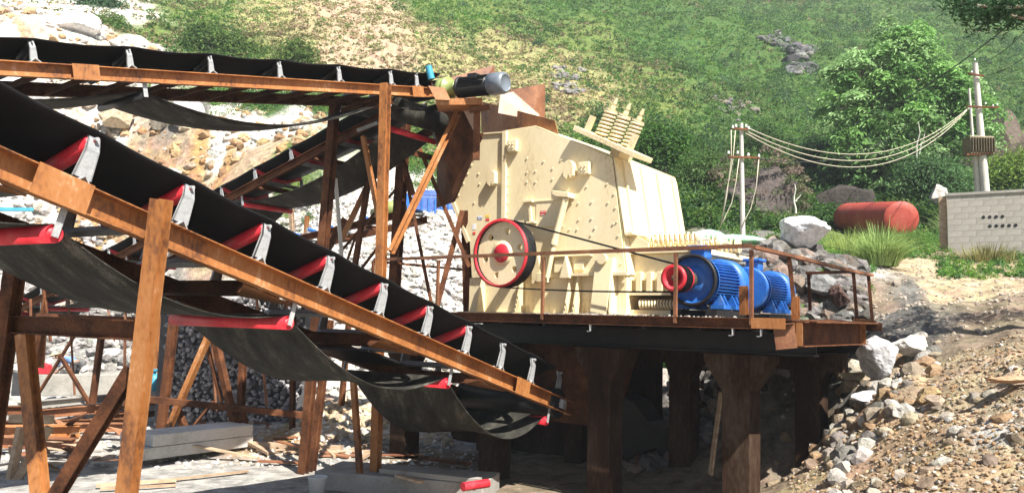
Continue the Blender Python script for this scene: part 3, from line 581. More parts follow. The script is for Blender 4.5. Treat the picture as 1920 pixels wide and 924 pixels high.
# ------------------------------------------------------------------ conveyors
class Conveyor:
    def __init__(s, label, A, B, n, wdir, W, bh, sh, name='belt_conveyor', rr=.075, group=None, sm=None, ext=(0, 0), fl=.09, foot=.12, belt_edge=.0):
        """A, B: near stringer top at idlers 0 and n"""
        s.A = A; s.t = (B - A).normalized(); s.sp = (B - A).length / n; hz_ = Vector((s.t.x, s.t.y, 0)).normalized()
        s.w = Vector((-hz_.y, hz_.x, 0)) * wdir; s.n = s.t.cross(s.w); s.flip = s.n.z < 0
        if s.flip: s.n = -s.n
        s.W = W; s.bh = bh; s.sh = sh; s.rr = rr; s.fl = fl; s.foot = foot
        s.root = thing(name, A, label, 'conveyor', group); s.sm = sm or M['rust']; s.me = {}
    def L(s, x, y, z): return s.A + s.t * x + s.w * y + s.n * z
    def mat(s, x, y=0, z=0):
        m = Matrix((s.t, s.w, s.n)).transposed().to_4x4(); m.translation = s.L(x, y, z); return m
    def stringers(s, x0, x1, plates=(), far_mat=None):
        o = MB(); o.beam(s.L(x0, 0, -s.sh / 2), s.L(x1, 0, -s.sh / 2), CH(s.fl, s.sh, .012, 1), s.n)
        # the channel opens outwards: check its side
        sd = s.t.cross(s.n)
        sg = 1 if sd.dot(-s.w) > 0 else -1
        o = MB(); o.beam(s.L(x0, 0, -s.sh / 2), s.L(x1, 0, -s.sh / 2), CH(s.fl, s.sh, .012, sg), s.n); o.build('stringer', s.sm, s.root)
        f = MB(); f.beam(s.L(x0, s.W, -s.sh / 2), s.L(x1, s.W, -s.sh / 2), CH(s.fl, s.sh, .012, -sg), s.n); f.build('stringer', far_mat or s.sm, s.root)
        for x, l in plates:
            b = MB(); b.box(s.L(x, -s.fl - .012, -s.sh - .01), s.t * l, s.w * .01, s.n * (s.sh + .02)); b.build('splice_plate', s.sm, s.root)
    def cross(s, xs, h=.1, gus=True, dz=None, gl=.45):
        for x in xs:
            z = -s.sh + h / 2 if dz is None else dz
            b = MB(); b.beam(s.L(x, .015, z), s.L(x, s.W - .015, z), I(h * .7, h), s.n); b.build('cross_beam', M['rust_dark'], s.root)
            if gus:
                g = MB(); g.plate([s.L(x - gl, .03, -s.sh - .002), s.L(x + gl, .03, -s.sh - .002), s.L(x, .03 + gl * 1.3, -s.sh - .002)], s.n * -.012); g.build('gusset_plate', s.sm, s.root)
    def idler(s, i, near=True, rollers=True, rmat=None, bent=True):
        """one troughing idler set: angle base, bent brackets and three rollers"""
        x = i * s.sp; W, bh, rr = s.W, s.bh, s.rr; k = bh / .47; rmat = rmat or M['red']
        key = 'idler' + rmat.name
        if key not in s.me:
            X = Vector((1, 0, 0)); a = s.foot
            base = MB(); zz = .07 * k
            for sg in (-1, 1):
                base.plate([(0, -.04, zz + .01), (0, W + .04, zz + .01), (sg * a * .62, W + .04, .004), (sg * a * .62, -.04, .004)], Vector((sg * .008, 0, .008)))
            def br(y, sy):
                b = MB(); w0, w1 = .085 * k, .055 * k; t_ = .014 * k
                p = [(0, zz), (sy * -.015 * k, bh * .72), (sy * .03 * k, bh)]; wd = [w0, w1 * 1.15, w1]
                for j in range(2):
                    (ya, za), (yb, zb) = p[j], p[j + 1]
                    v = [(-wd[j], y + ya, za), (wd[j], y + ya, za), (wd[j + 1], y + yb, zb), (-wd[j + 1], y + yb, zb)]
                    b.plate(v, (0, sy * t_, 0))
                    for e in (-1, 1):
                        v = [(e * wd[j], y + ya, za), (e * wd[j], y + ya + sy * .035 * k, za), (e * wd[j + 1], y + yb + sy * .035 * k, zb), (e * wd[j + 1], y + yb, zb)]; b.plate(v, (-e * .01 * k, 0, 0))
                b.tube((0, y + sy * .015, bh * .95), (0, y - sy * .03, bh * .95), .02 * k, 8)
                return b
            def rl(p, q):
                p, q = Vector(p), Vector(q); d = (q - p).normalized(); b = MB(); L = (q - p).length
                b.lathe(p, d, [(0, .02 * k), (0, rr * .8), (.012, rr), (L - .012, rr), (L, rr * .8), (L, .02 * k)], 18); b.tube(p - d * .03, p, .017 * k, 8); return b
            zc = .07 * k + rr + .02; yl = W * .335
            s.me[key] = [(base.mesh('idler_base', M['galv']), 'idler_base'), (br(0, 1).mesh('bracket', M['galv']), 'bracket'), (br(W, -1).mesh('bracket', M['galv']), 'bracket'),
                         (rl((0, .035, bh - rr * .55), (0, yl - .01, zc + .02)).mesh('roller', rmat), 'roller'), (rl((0, yl + .03, zc - .01), (0, W - yl - .03, zc - .01)).mesh('roller', rmat), 'roller'),
                         (rl((0, W - .035, bh - rr * .55), (0, W - yl + .01, zc + .02)).mesh('roller', rmat), 'roller')]
        m = s.mat(x); parts = s.me[key]; b = place(parts[0][0], 'idler_base', s.root, m)
        for me, nm in parts[1:]:
            if nm == 'roller' and not rollers: continue
            o = bpy.data.objects.new(nm, me); C.objects.link(o); o.parent = b
    def trough(s, x0, x1, sag=.03, lift=0.):
        W, bh, rr = s.W, s.bh, s.rr; k = bh / .47; zc = .07 * k + rr + .02 + rr; yl = W * .335; ny = 13; ns = int((x1 - x0) / s.sp * 8); pts = []
        prof = [(-.015, bh + rr * .35 + .03 * k), (.05, bh + rr * .2), (yl * .5, (bh + zc) / 2 + rr * .3), (yl * .9, zc + .02), (yl * 1.1, zc), (W / 2, zc - .003)]
        prof = prof + [(W - y, z) for y, z in prof[:-1][::-1]]
        V = []; Fc = []
        for a in range(ns + 1):
            x = x0 + (x1 - x0) * a / ns; ph = (x / s.sp) % 1.0; sg = -sag * (math.sin(math.pi * ph) ** 1.2)
            for y, z in prof: V.append(s.L(x, y, z + sg + lift))
        m = len(prof)
        for a in range(ns):
            for j in range(m - 1): Fc.append([a * m + j, a * m + j + 1, (a + 1) * m + j + 1, (a + 1) * m + j])
        b = MB(); b.add(V, Fc, True); o = b.build('carrying_belt', M['rubber'], s.root)
        sd = o.modifiers.new('thick', 'SOLIDIFY'); sd.thickness = .014; sd.offset = 0
        return o
    def returns(s, stops, drop, sags, y0=.06, y1=None, x_ends=None, rollers=True, rmat=None, bm=None, short=False):
        """return belt hanging between return rollers at idler indices stops"""
        y1 = s.W - .06 if y1 is None else y1; V = []; m = 7; rr = s.rr * 1.05; first = True
        for k in range(len(stops) - 1):
            a, b = stops[k] * s.sp, stops[k + 1] * s.sp; N = 22
            for j in range(0 if k == 0 else 1, N + 1):
                u = j / N; sag = sags[k] * 4 * u * (1 - u)
                for q in range(m):
                    v = q / (m - 1); V.append(s.L(a + (b - a) * u, y0 + (y1 - y0) * v, -s.sh - drop + rr + .01) - UP * sag * (1 + .10 * math.sin(5 * v + k) * (4 * u * (1 - u))))
        n = len(V) // m; Fc = [[a * m + j, a * m + j + 1, (a + 1) * m + j + 1, (a + 1) * m + j] for a in range(n - 1) for j in range(m - 1)]
        b = MB(); b.add(V, Fc, True); o = b.build('return_belt', bm or M['rubber_dusty'], s.root); sd = o.modifiers.new('thick', 'SOLIDIFY'); sd.thickness = .014; sd.offset = 0
        if rollers:
            for k in stops:
                x = k * s.sp; z = -s.sh - drop; c0, c1 = s.L(x, -.01, z), s.L(x, s.W + .01 if not (short and k == stops[-1]) else .32, z); b = MB(); L = (c1 - c0).length
                b.lathe(c0, s.w, [(0, .02), (.0, rr * .55), (.015, rr * .6), (.02, rr * .9), (.0, rr), (L, rr), (L, .02)], 20); r_ = b.build('return_roller', rmat or M['red'], s.root)
                for y in (-.035, s.W + .02):
                    h = MB(); h.box(s.L(x - .03, y, z - .03), s.t * .06, s.w * .012, s.n * (drop + .05)); h.build('hanger', M['galv'], r_)
def prim(name, p, q, prof, mat, parent, up=UP):
    b = MB(); b.beam(p, q, prof, up); return b.build(name, mat, parent)
# ---- front conveyor
i9 = 1 + .121 * 9; D0 = 7.0
c1 = Conveyor('big belt conveyor in front with red rollers, sloping down under the platform', P(150, 348, D0), P(1045, (348 + 134 * 9) / i9, D0 * i9), 9, 1, 2.0, .47, .25, fl=.125)
if c1.w.x > 0: c1.w = -c1.w; c1.n = c1.t.cross(c1.w); c1.n = c1.n if c1.n.z > 0 else -c1.n
sp = c1.sp
c1.stringers(-3.2 * sp, 9.4 * sp, [(-.42 * sp, .5), (7.35 * sp, .45)], M['rust_dark'])
c1.cross([-.75 * sp, 2.3 * sp, 4.55 * sp, 6.9 * sp], .16, True, None, .42)
for i in range(-3, 10): c1.idler(i, rollers=i < 7)
c1.trough(-3.2 * sp, 8.8 * sp, .02)
c1.returns([-2.9, -.07, 2.59, 5.69, 8.72], .42 - .25 + .06, [.3, .27, .42, .62], short=True)  # last roller cut to a stub, in place of shade hiding its far part
b = MB(); L = c1.W + .1; b.lathe(c1.L(9.0 * sp, -.05, -.12), c1.w, [(0, .03), (0, .26), (.02, .28), (L, .28), (L, .03)], 28); tl = b.build('tail_pulley', M['dark'], c1.root)
for y in (-.13, c1.W + .06):
    b = MB(); b.cbox(c1.L(9.0 * sp, y, -.12), .16, .07, .16, c1.t, c1.w, c1.n); b.build('bearing', M['galv'], tl, .01)
b = MB(); b.cbox(c1.L(4.9 * sp, c1.W * .5, -.33), .9, c1.W * .5, .03, c1.t, c1.w, c1.n); b.build('belt_scraper', M['dark'], c1.root)
# support of the front conveyor
t = thing('conveyor_trestle', G(215, 1100), 'orange steel trestle with V bracing carrying the big front conveyor', 'trestle')
a0, a1 = P(303, 374, 7.33), G(208, 1175)
prim('post', a0, a1, I(.15, .14, .018), M['rust'], t, Vector((.25, 1, 0)))
pf0 = a0 + c1.w * 2.35; pf1 = a1 + c1.w * 2.35; prim('post', pf0 - UP * .35, Vector((pf1.x - .1, pf1.y, 0)), I(.16, .15, .02), M['rust_dark'], t, Vector((.3, 1, 0)))
m0 = P(262, 619, 7.5); prim('cross_beam', m0, m0 + c1.w * 2.2 + Vector((0, 0, .0)), I(.14, .19, .015), M['rust_dark'], t)
ft = G(75, 1060); ft = Vector(((a1.x + pf1.x) / 2, (a1.y + pf1.y) / 2, .05))
prim('brace', P(250, 690, 7.62), P(92, 950, 8.0), I(.13, .11, .015), M['rust_dark'], t, Vector((.2, 1, 0)))
prim('brace', m0 + c1.w * 1.95 - UP * .1, P(78, 950, 8.0), I(.13, .13, .015), M['rust'], t, Vector((.2, 1, 0)))
prim('foot_beam', P(92, 945, 8.0), P(80, 1120, 8.02), I(.15, .15, .015), M['rust'], t, Vector((.2, 1, 0)))

# ---- upper conveyor
def upp(i): q = 1 + .0962 * i; return P((65 + 204.7 * i) / q, (119 + 24 * i) / q, 10.0 * q)
c2 = Conveyor('upper belt conveyor with orange stringer carrying stone to the crusher feed', upp(0), upp(6), 6, 1, 1.3, .275, .185, rr=.05, foot=.1)
if c2.w.x > 0: c2.w = -c2.w; c2.n = c2.t.cross(c2.w); c2.n = c2.n if c2.n.z > 0 else -c2.n
sp2 = c2.sp
c2.stringers(-2.5 * sp2, 6.15 * sp2, [(.33 * sp2, .34), (5.35 * sp2, .3)], M['rust_dark'])
c2.cross([k * .5 * sp2 for k in range(-4, 12)], .07, False)
for i in range(-2, 6): c2.idler(i, rmat=M['dark'])
c2.idler(5.55, rmat=M['dark'])
c2.trough(-2.5 * sp2, 6.1 * sp2, .035)
c2.returns([-2.2, 1.12, 4.9, 6.05], .16, [.18, .42, .12], rmat=M['dark'])
b = MB(); b.lathe(c2.L(6.12 * sp2, .12, .02), c2.w, [(0, .03), (0, .16), (.02, .18), (1.1, .18), (1.1, .03)], 24); b.build('head_pulley', M['rubber'], c2.root)
# ---- trestle A under the upper conveyor
def post(t, px0, py0, d0, px1, d1, w, mat, up, name='post', pyb=None):
    p = P(px0, py0, d0); q = G(px1, 924) ; r = ray(px1, 924); q = P(px1, 924, d1); k = (p.z - 0) / (p.z - q.z); q = p.lerp(q, k) if pyb is None else P(px1, pyb, d1)
    b = MB(); b.beam(p, q, w, up); return b.build(name, mat, t)
t = thing('conveyor_trestle', G(705, 924), 'tall orange post trestle under the head of the upper conveyor', 'trestle')
pA = c2.L(4.86 * sp2, -.2, .03)
post(t, 723, 157, 14.3, 703, 14.1, I(.155, .14, .018), M['rust'], Vector((.5, 1, 0)))
post(t, 628, 195, 15.3, 565, 15.1, I(.155, .15, .018), M['rust_dark'], Vector((.5, 1, 0)))
prim('brace', P(855, 212, 15.6), P(730, 472, 14.2), CH(.08, .13, .012), M['rust'], t, Vector((.5, 1, 0)))
prim('brace', P(681, 256, 15.2), P(722, 470, 14.4), I(.08, .08), M['rust'], t, Vector((.5, 1, 0)))
prim('brace', P(628, 300, 15.3), P(590, 700, 15.2), I(.05, .08), M['rust_dark'], t, Vector((.5, 1, 0)))
prim('cross_beam', P(640, 210, 15.2), P(735, 188, 14.4), I(.1, .12), M['rust_dark'], t)
prim('cross_beam', P(670, 245, 15.3), P(800, 195, 15.8), BX(.06, .06), M['galv'], t)
t = thing('conveyor_trestle', G(740, 900), 'dark braced trestle standing behind the tall orange post', 'trestle')
prim('post', P(760, 215, 17.4), P(733, 640, 17.4), I(.2, .2), M['rust_dark'], t, Vector((.5, 1, 0)))
prim('post', P(874, 395, 17.2), P(880, 640, 17.2), I(.17, .17), M['rust_dark'], t, Vector((.5, 1, 0)))
for (a, b_, c_, d_, w_, m_) in [(780, 262, 880, 500, .07, 'rust_dark'), (867, 395, 815, 590, .09, 'rust_dark'), (753, 290, 812, 585, .06, 'rust_dark'), (757, 282, 824, 300, .10, 'rust_dark'), (755, 300, 775, 365, .07, 'rust_dark')]:
    prim('brace', P(a, b_, 17.1), P(c_, d_, 16.9), BX(w_, w_ * 1.2), M[m_], t)
t = thing('pole_trestle', G(660, 700), 'thin brown braced frame of poles left of the tall orange post', 'frame')
for (a, b_, c_, d_, w_, m_, dd) in [(697, 300, 658, 545, .10, 'rust_dark', 17.2), (712, 300, 640, 450, .10, 'rust', 17.4), (700, 330, 722, 420, .08, 'rust', 17.2), (629, 335, 646, 545, .07, 'pole', 16.6), (668, 440, 640, 520, .05, 'rust_dark', 17.6), (715, 455, 665, 520, .06, 'rust_dark', 17.3),
                                (640, 470, 745, 352, .05, 'rust_dark', 18.), (648, 410, 595, 500, .14, 'rust_dark', 18.4), (659, 546, 640, 760, .1, 'rust_dark', 17.3)]:
    prim('brace', P(a, b_, dd), P(c_, d_, dd - .1), BX(w_, w_), M[m_], t)

# ---- rear conveyor rising to the right
c3 = Conveyor('rear belt conveyor with red rollers rising to the right behind the front belt', P(40, 575, 23.5), P(700, 222, 15.6), 12, 1, 1.3, .3, .17, rr=.055, sm=M['rust_dark'])
if c3.w.y < 0: c3.w = -c3.w; c3.n = c3.t.cross(c3.w); c3.n = c3.n if c3.n.z > 0 else -c3.n
s3 = c3.sp
c3.stringers(-3 * s3, 12.3 * s3); c3.cross([k * 1.5 * s3 for k in range(-2, 9)], .1, False)
for i in range(-2, 12): c3.idler(i)
c3.trough(-3 * s3, 12.3 * s3, .02, -.02)
c3.returns([-2.5, 1, 4.7, 8.6, 12.3], .2, [.3, .35, .45, .3])
b = MB(); b.lathe(c3.L(12.5 * s3, 0, -.05), c3.w, [(0, .03), (0, .2), (.02, .22), (1.3, .22), (1.3, .03)], 24); b.build('head_pulley', M['rubber_dusty'], c3.root)
def frame(label, mem, d, loc, name='conveyor_trestle', mat='rust_dark'):
    t = thing(name, loc, label, 'trestle')
    for (nm, a, b_, c_, d_, w_, *m_) in mem:
        dd = m_[1] if len(m_) > 1 else d
        prim(nm, P(a, b_, dd), P(c_, d_, dd), I(w_, w_) if nm == 'post' else BX(w_, w_), M[m_[0] if m_ else mat], t, Vector((.5, 1, 0)))
    return t
frame('braced trestle with orange diagonal standing behind the stacked grey beams', [('post', 330, 570, 300, 822, .17), ('brace', 398, 615, 312, 812, .13, 'rust', 18.5), ('brace', 366, 560, 415, 752, .07), ('brace', 395, 600, 444, 812, .15, 'rust_dark', 18.8),
      ('post', 458, 600, 450, 812, .14), ('cross_beam', 250, 745, 572, 778, .13, 'rust_dark', 18.0), ('brace', 330, 762, 352, 815, .14), ('brace', 400, 752, 352, 812, .05), ('brace', 452, 770, 460, 812, .16)], 18.9, G(380, 815))
frame('thin braced trestle at the left in front of the low pale wall', [('post', 85, 560, 44, 772, .10), ('post', 190, 630, 173, 757, .14), ('brace', 145, 620, 52, 770, .07), ('brace', 112, 665, 168, 757, .09), ('cross_beam', 70, 590, 270, 598, .1), ('brace', 78, 520, 95, 640, .06)], 22.5, G(110, 765))
frame('thin dark post trestle between the gabion wall and the pale slope', [('post', 551, 560, 548, 815, .11), ('post', 618, 600, 582, 905, .12, 'rust_dark', 15.4), ('brace', 580, 730, 588, 835, .09, 'rust', 15.8), ('brace', 540, 560, 490, 700, .06)], 20, G(548, 815))
frame('pair of orange posts far back under the rear conveyor', [('post', 75, 560, 66, 690, .36, 'rust'), ('post', 545, 372, 548, 432, .12, 'wood'), ('post', 576, 405, 572, 452, .11, 'rust'), ('post', 305, 560, 290, 690, .22, 'rust')], 25, G(66, 700))
# ---- small far conveyor with blue rollers
c4 = Conveyor('small brown conveyor with blue rollers crossing in front of the stone slope', P(545, 447, 20.5), P(745, 398, 18.5), 6, 1, .9, .16, .16, rr=.045, sm=M['rust_dark'])
if c4.w.y < 0: c4.w = -c4.w; c4.n = c4.t.cross(c4.w); c4.n = c4.n if c4.n.z > 0 else -c4.n
c4.stringers(-1 * c4.sp, 6.2 * c4.sp)
for i in range(-1, 7): c4.idler(i, rmat=M['blue'])
c4.cross([k * c4.sp for k in range(0, 7, 2)], .1, False)
b = MB(); ctr = c4.L(5.2 * c4.sp, .2, .16); b.lathe(ctr - c4.t * .45, c4.t, [(0, .02), (0, .12), (.3, .16), (.35, .2), (.7, .2), (.72, .14), (.95, .14), (.95, .02)], 20); b.build('drive_motor', M['green'], c4.root)
# ------------------------------------------------------------------ platform
PU = Vector((.787, -.617, 0)).normalized(); PV = Vector((-PU.y, PU.x, 0))
PO = P(1410, 596, 11.7); DZ = PO.z; PO = Vector((PO.x, PO.y, 0))
def X(a, c, z): return PO + PU * a + PV * c + UP * z                 # platform frame: a along the front edge, c inwards
def Q(px, py, c): return onplane(px, py, PO + PV * c, PV)             # pixel on an upright plane parallel to the front edge
def A(px, py, c): return (Q(px, py, c) - PO).dot(PU)
def Zq(px, py, c): return Q(px, py, c).z
def pbox(mb, a0, a1, c0, c1, z0, z1): return mb.box(X(a0, c0, z0), PU * (a1 - a0), PV * (c1 - c0), UP * (z1 - z0))
aL = A(690, 582, 0); aR = A(1488, 598, 0)
plat = thing('platform', X(0, 0, 0), 'raised steel platform on brown concrete columns carrying the crusher and motors', 'platform')
mb = MB(); pbox(mb, aL + .02, aR - .05, .1, 4.9, DZ - .03, DZ - .004); mb.build('deck_plate', M['rust_dark'], plat)
sgn = 1
prim('edge_channel', X(aL, .075, DZ - .08), X(aR - .55, .075, DZ - .08), CH(.075, .16, .012, 1 if PU.cross(UP).dot(-PV) > 0 else -1), M['rust_dark'], plat)
mb = MB(); pbox(mb, aR - .62, aR - .12, -.004, .008, DZ - .15, DZ + .006); mb.build('splice_plate', M['rust'], plat)  # orange plate stands in for the sunlit right stretch of the edge channel
mb = MB(); pbox(mb, aL, aR, 4.9, 4.98, DZ - .16, DZ); mb.build('edge_channel', M['rust_dark'], plat)
mb = MB(); pbox(mb, aL, aL + .08, .1, 4.9, DZ - .16, DZ); mb.build('edge_channel', M['rust_dark'], plat)
for k in range(9):
    a = aL + .5 + (aR - aL - 1) * k / 8; prim('joist', X(a, .12, DZ - .12), X(a, 4.88, DZ - .12), I(.1, .17), M['dark'], plat)  # joists and main beams: rusty steel coloured black to stand in for deck shade
for c in (1.07, 3.63):
    prim('main_beam', X(aL + .2, c, DZ - .39), X(aR - .02, c, DZ - .39), I(.22, .34), M['dark'], plat)
# the end beam, its flange catching the light, and the short walkway over it
e0 = P(1492, 626, 11.5); e1 = P(1612, 625, 13.4)
mb = MB(); mb.beam(e0, e1, I(.26, .36, .014), UP); mb.build('end_beam', M['rust_dark'], plat)  # dark steel stands in for the deep shade inside this beam
mb = MB(); d_ = (e1 - e0).normalized(); sd_ = d_.cross(UP)
mb.box(e1 - d_ * .01 + sd_ * -.1 - UP * .165, d_ * .012, sd_ * .2, UP * .33); mb.build('stiffener', M['rust'], plat)
mb = MB(); mb.box(e0 + d_ * .0 + sd_ * -.1 - UP * .165, d_ * .012, sd_ * .2, UP * .33); mb.build('stiffener', M['rust'], plat)
prim('bracket_beam', P(1452, 632, 11.6), P(1492, 628, 11.5), I(.2, .36, .014), M['rust_mid'], plat)
mb = MB(); wz = UP * .185; mb.plate([e0 + PU * .30 + wz, e1 + PU * .30 + wz, P(1640, 607, 15.6), P(1560, 598, 16.2), P(1470, 600, 12.5)], UP * -.02); mb.build('walkway_plate', M['rust_dark'], plat)
prim('walkway_edge', P(1600, 601, 14.6), P(1642, 605, 15.8), CH(.05, .08), M['rust'], plat)
for a, c, h in [(A(1105, 610, 0), .0, .11), (A(1372, 615, 0), 0, .10), (A(1425, 615, 0), 0, .1)]:
    mb = MB(); pbox(mb, a, a + .012, c, c + .06, DZ - .16 - h, DZ - .16); pbox(mb, a - .05, a, c, c + .01, DZ - .17 - h, DZ - .158 - h); mb.build('clip', M['galv'], plat)
# columns: brown concrete with haunches at the top, two rows
CW = .46; a3 = A(1374, 800, .75)
for r, c in enumerate((.85, 3.4)):
    for k in range(4):
        a = a3 - 2.52 * k
        if r == 1: a = a + .3
        mb = MB(); zt = DZ - .56
        pbox(mb, a - CW / 2, a + CW / 2, c, c + CW, -.2, zt - .003)
        for sg in (-1, 1):
            if r == 0 or True: mb.plate([X(a + sg * CW / 2, c + .004, zt - .6), X(a + sg * CW / 2, c + .004, zt - .006), X(a + sg * (CW / 2 + (.32, .2)[r]), c + .004, zt - .006), X(a + sg * (CW / 2 + (.32, .2)[r]), c + .004, zt - .12)], PV * (CW - .008))
        mb.build('column', M['concrete_brown'], plat, .015)
    mb = MB(); pbox(mb, a3 - 2.62 * 3 - .5, a3 + .9, c + .05, c + CW - .05, DZ - .9, DZ - .563); 
    if r == 1: mb.build('concrete_beam', M['concrete_brown'], plat)
mb = MB(); pbox(mb, a3 - 7.4, a3 - 3.0, 3.9, 4.2, 0.9, DZ - .57); mb.build('rear_wall', M['concrete_brown'], plat)
mb = MB(); pbox(mb, A(846, 800, 3.9), A(1092, 800, 3.9), 3.9, 4.2, -.1, .897); mb.build('rear_wall', M['concrete_brown'], plat)
mb = MB(); pbox(mb, A(846, 800, 3.9), A(1120, 800, 3.9), 4.21, 4.4, -.1, DZ - .57); mb.build('rear_wall', M['concrete_brown'], plat)
mb = MB(); pbox(mb, A(738, 800, 3.9), A(796, 800, 3.9), 3.9, 4.2, -.1, .897); mb.build('rear_wall', M['concrete_brown'], plat)
# discharge hopper under the crusher
mb = MB(); za, zb = DZ - .2, 1.0
top = [X(a3 - 4.9, 1.35, za), X(a3 - 2.9, 1.35, za), X(a3 - 2.9, 3.3, za), X(a3 - 4.9, 3.3, za)]; bot = [X(a3 - 4.4, 1.8, zb), X(a3 - 3.3, 1.8, zb), X(a3 - 3.3, 2.8, zb), X(a3 - 4.4, 2.8, zb)]
for i in range(4):
    j = (i + 1) % 4; n_ = (top[j] - top[i]).cross(bot[i] - top[i]).normalized() * .012; mb.plate([top[i], top[j], bot[j], bot[i]], n_)
h = mb.build('discharge_hopper', M['rust_dark'], plat)
# dark steel chute seen between the middle columns
t = thing('steel_chute', G(1220, 870), 'dark curved steel chute standing on the ground between the middle columns', 'chute')
def PY(px, py, d=16.2): return P(px, py, d)
mb = MB(); mb.plate([PY(1165, 742), PY(1185, 752), PY(1215, 790), PY(1245, 805), PY(1268, 788), PY(1262, 840), PY(1242, 872), PY(1230, 838), PY(1168, 862)], PV * .7); mb.build('side_plate', M['dark'], t)
prim('leg', PY(1196, 850), PY(1196, 893), BX(.12, .12), M['rust_dark'], t)
prim('leg', PY(1196, 850) + PV * .6, PY(1196, 893) + PV * .6, BX(.12, .12), M['rust_dark'], t)
t = MB().beam(P(1352, 735, 14.4), P(1332, 890, 14.2), BX(.1, .04)).build('plank', M['wood']); tag(t, 'timber plank leaning on the back of the right front column', 'plank')

# handrail
hr = thing('handrail', X(0, 0, DZ), 'rusty angle iron handrail along the front and right side of the platform', 'railing')
def rail(name, p, q, w=.055): return prim(name, p, q, BX(w, w * .9), M['rust_dark'], hr)
rl0 = P(668, 489, 17.6); rl1 = P(1412, 463, 11.7)
zr = rl1.z; corner = X(0, 0, zr); left = X(aL + .1, 0, zr)
mb = MB(); mb.beam(corner - PU * 0, left, AN(.06, .01)); mb.build('top_rail', M['rust_mid'], hr)
rail('top_rail', left, left + PV * 4.9)
for (px, ) in ((820,), (1018,), (1268,), (1411,)):
    a = A(px, 560, .0); mb = MB(); mb.beam(X(a, .0, DZ - .1), X(a, .0, zr - .03), AN(.05, .008), PV); mb.build('rail_post', M['rust_mid'], hr)
prim('rail_post', left - UP * 1., left, BX(.05, .05), M['rust_dark'], hr, PV)
s1 = P(1480, 479, 12.6); s2 = P(1602, 509, 15.4); s3_ = P(1635, 516, 15.9)
mb = MB(); mb.sweep(BX(.08, .05), [rl1, s1, s2, s3_]); mb.build('side_rail', M['rust_mid'], hr)
for p_, q_ in ((P(1479, 480, 12.6), P(1492, 600, 12.6)), (P(1600, 509, 15.4), P(1607, 601, 15.4)), (P(1628, 514, 15.9), P(1636, 606, 15.9)), (P(1516, 511, 16.2), P(1519, 582, 16.2))):
    prim('rail_post', p_, q_, I(.06, .06), M['rust_dark'], hr, Vector((.5, 1, 0)))
prim('end_rail', P(1512, 512, 16.2), P(1602, 509, 15.4), BX(.06, .06), M['rust_dark'], hr)
for (a, b_, c_, w_) in ((1394, 536, 590, .11), (1491, 556, 598, .1)):
    d_ = 12.6; t = MB().beam(P(a, b_, d_), P(a + 1, c_, d_), I(w_, w_), PV).build('steel_stub', M['rust']); tag(t, 'short orange steel stub upright on the deck %s' % ('between the two blue motors' if a < 1400 else 'by the side rail post'), 'steel post')

# ------------------------------------------------------------------ crusher
CF = 1.35; CB = 3.9
cr = thing('impact_crusher', X(A(1010, 560, 2.5), 2.5, DZ), 'cream painted impact crusher with a bolted body and red rimmed flywheel', 'crusher')
def sideplate(name, px, c=CF, th=.03, mat='cream', par=None, bev=0):
    mb = MB(); mb.plate([Q(a, b, c) for a, b in px], PV * th); return mb.build(name, M[mat], par or cr, bev)
body = [(905, 250), (945, 247), (1002, 238), (1078, 266), (1148, 296), (1173, 514), (1060, 520), (885, 520), (881, 452), (850, 372)]
sideplate('side_plate', body)
sideplate('side_plate', body, CB - 8e-3)
# shell between the side plates, kept a little inside their outline
def shell(name, a, b, mat='cream', c0=CF + .03, c1=CB, inset=.012, parent=None):
    p, q = Q(*a, CF), Q(*b, CF); d = (q - p).normalized(); n = PV.cross(d)
    mb = MB(); mb.box(p + n * -inset, q - p, PV * (c1 - c0), n * -.02)
    o = mb
    o.v = [tuple(Vector(v) + PV * (c0 - CF)) for v in o.v]; return o.build(name, M[mat], parent or cr)
shell('roof_plate', (945, 247), (1002, 238)); shell('roof_plate', (1002, 238), (1148, 296)); shell('rear_plate', (1148, 296), (1173, 514)); shell('front_plate', (850, 372), (905, 250)); shell('front_plate', (881, 452), (850, 372)); shell('front_plate', (885, 520), (881, 452))
# edge flanges (the bright raised strips) with bolts
def strip(px, w, c0, c1, mat='cream', name='flange'):
    mb = MB(); pts = [Q(a, b, CF) for a, b in px]
    for k in range(len(pts) - 1):
        d = (pts[k + 1] - pts[k]).normalized(); n = PV.cross(d); mb.box(pts[k] - PV * (CF - c0) * 0 + PV * (c0 - CF), pts[k + 1] - pts[k], PV * (c1 - c0), n * -w)
    return mb.build(name, M[mat], cr)
strip([(905, 250), (850, 372), (881, 452)], -.085, CF - .02, CF - .001)
strip([(945, 247), (943, 410)], .10, CF - .06, CF - .001)
strip([(905, 250), (945, 247)], -.03, CF - .03, CF - .001)
BME = MB().tube((0, 0, 0), -PV * .015, .022, 6).mesh('bolt', M['bolt'])
def bolt(px, py, c=CF, r=.021, mat=None):
    p = Q(px, py, c); o = bpy.data.objects.new('bolt', BME); C.objects.link(o); o.parent = cr; o.location = p - ORG[cr.name]
for (x, y) in [(897, 280), (889, 298), (877, 326), (869, 344), (897, 326), (899, 345), (889, 380), (860, 366), (884, 310)]: bolt(x, y, CF - .0)
for r in range(9): bolt(952, 262 + r * 17, CF)
for (x, y) in [(988, 297), (1019, 303), (988, 323), (1004, 321), (1036, 316), (988, 341), (1004, 341), (1036, 336), (1006, 376), (1084, 381), (1109, 379), (1085, 412), (1109, 410), (1068, 430), (1082, 430), (1115, 428), (1072, 381), (1138, 345), (988, 375), (1108, 441), (1140, 380), (1052, 300), (1100, 350), (1128, 300), (1150, 420)]: bolt(x, y)
for k in range(8): bolt(1146 + k * 2.6, 312 + k * 26, CF)
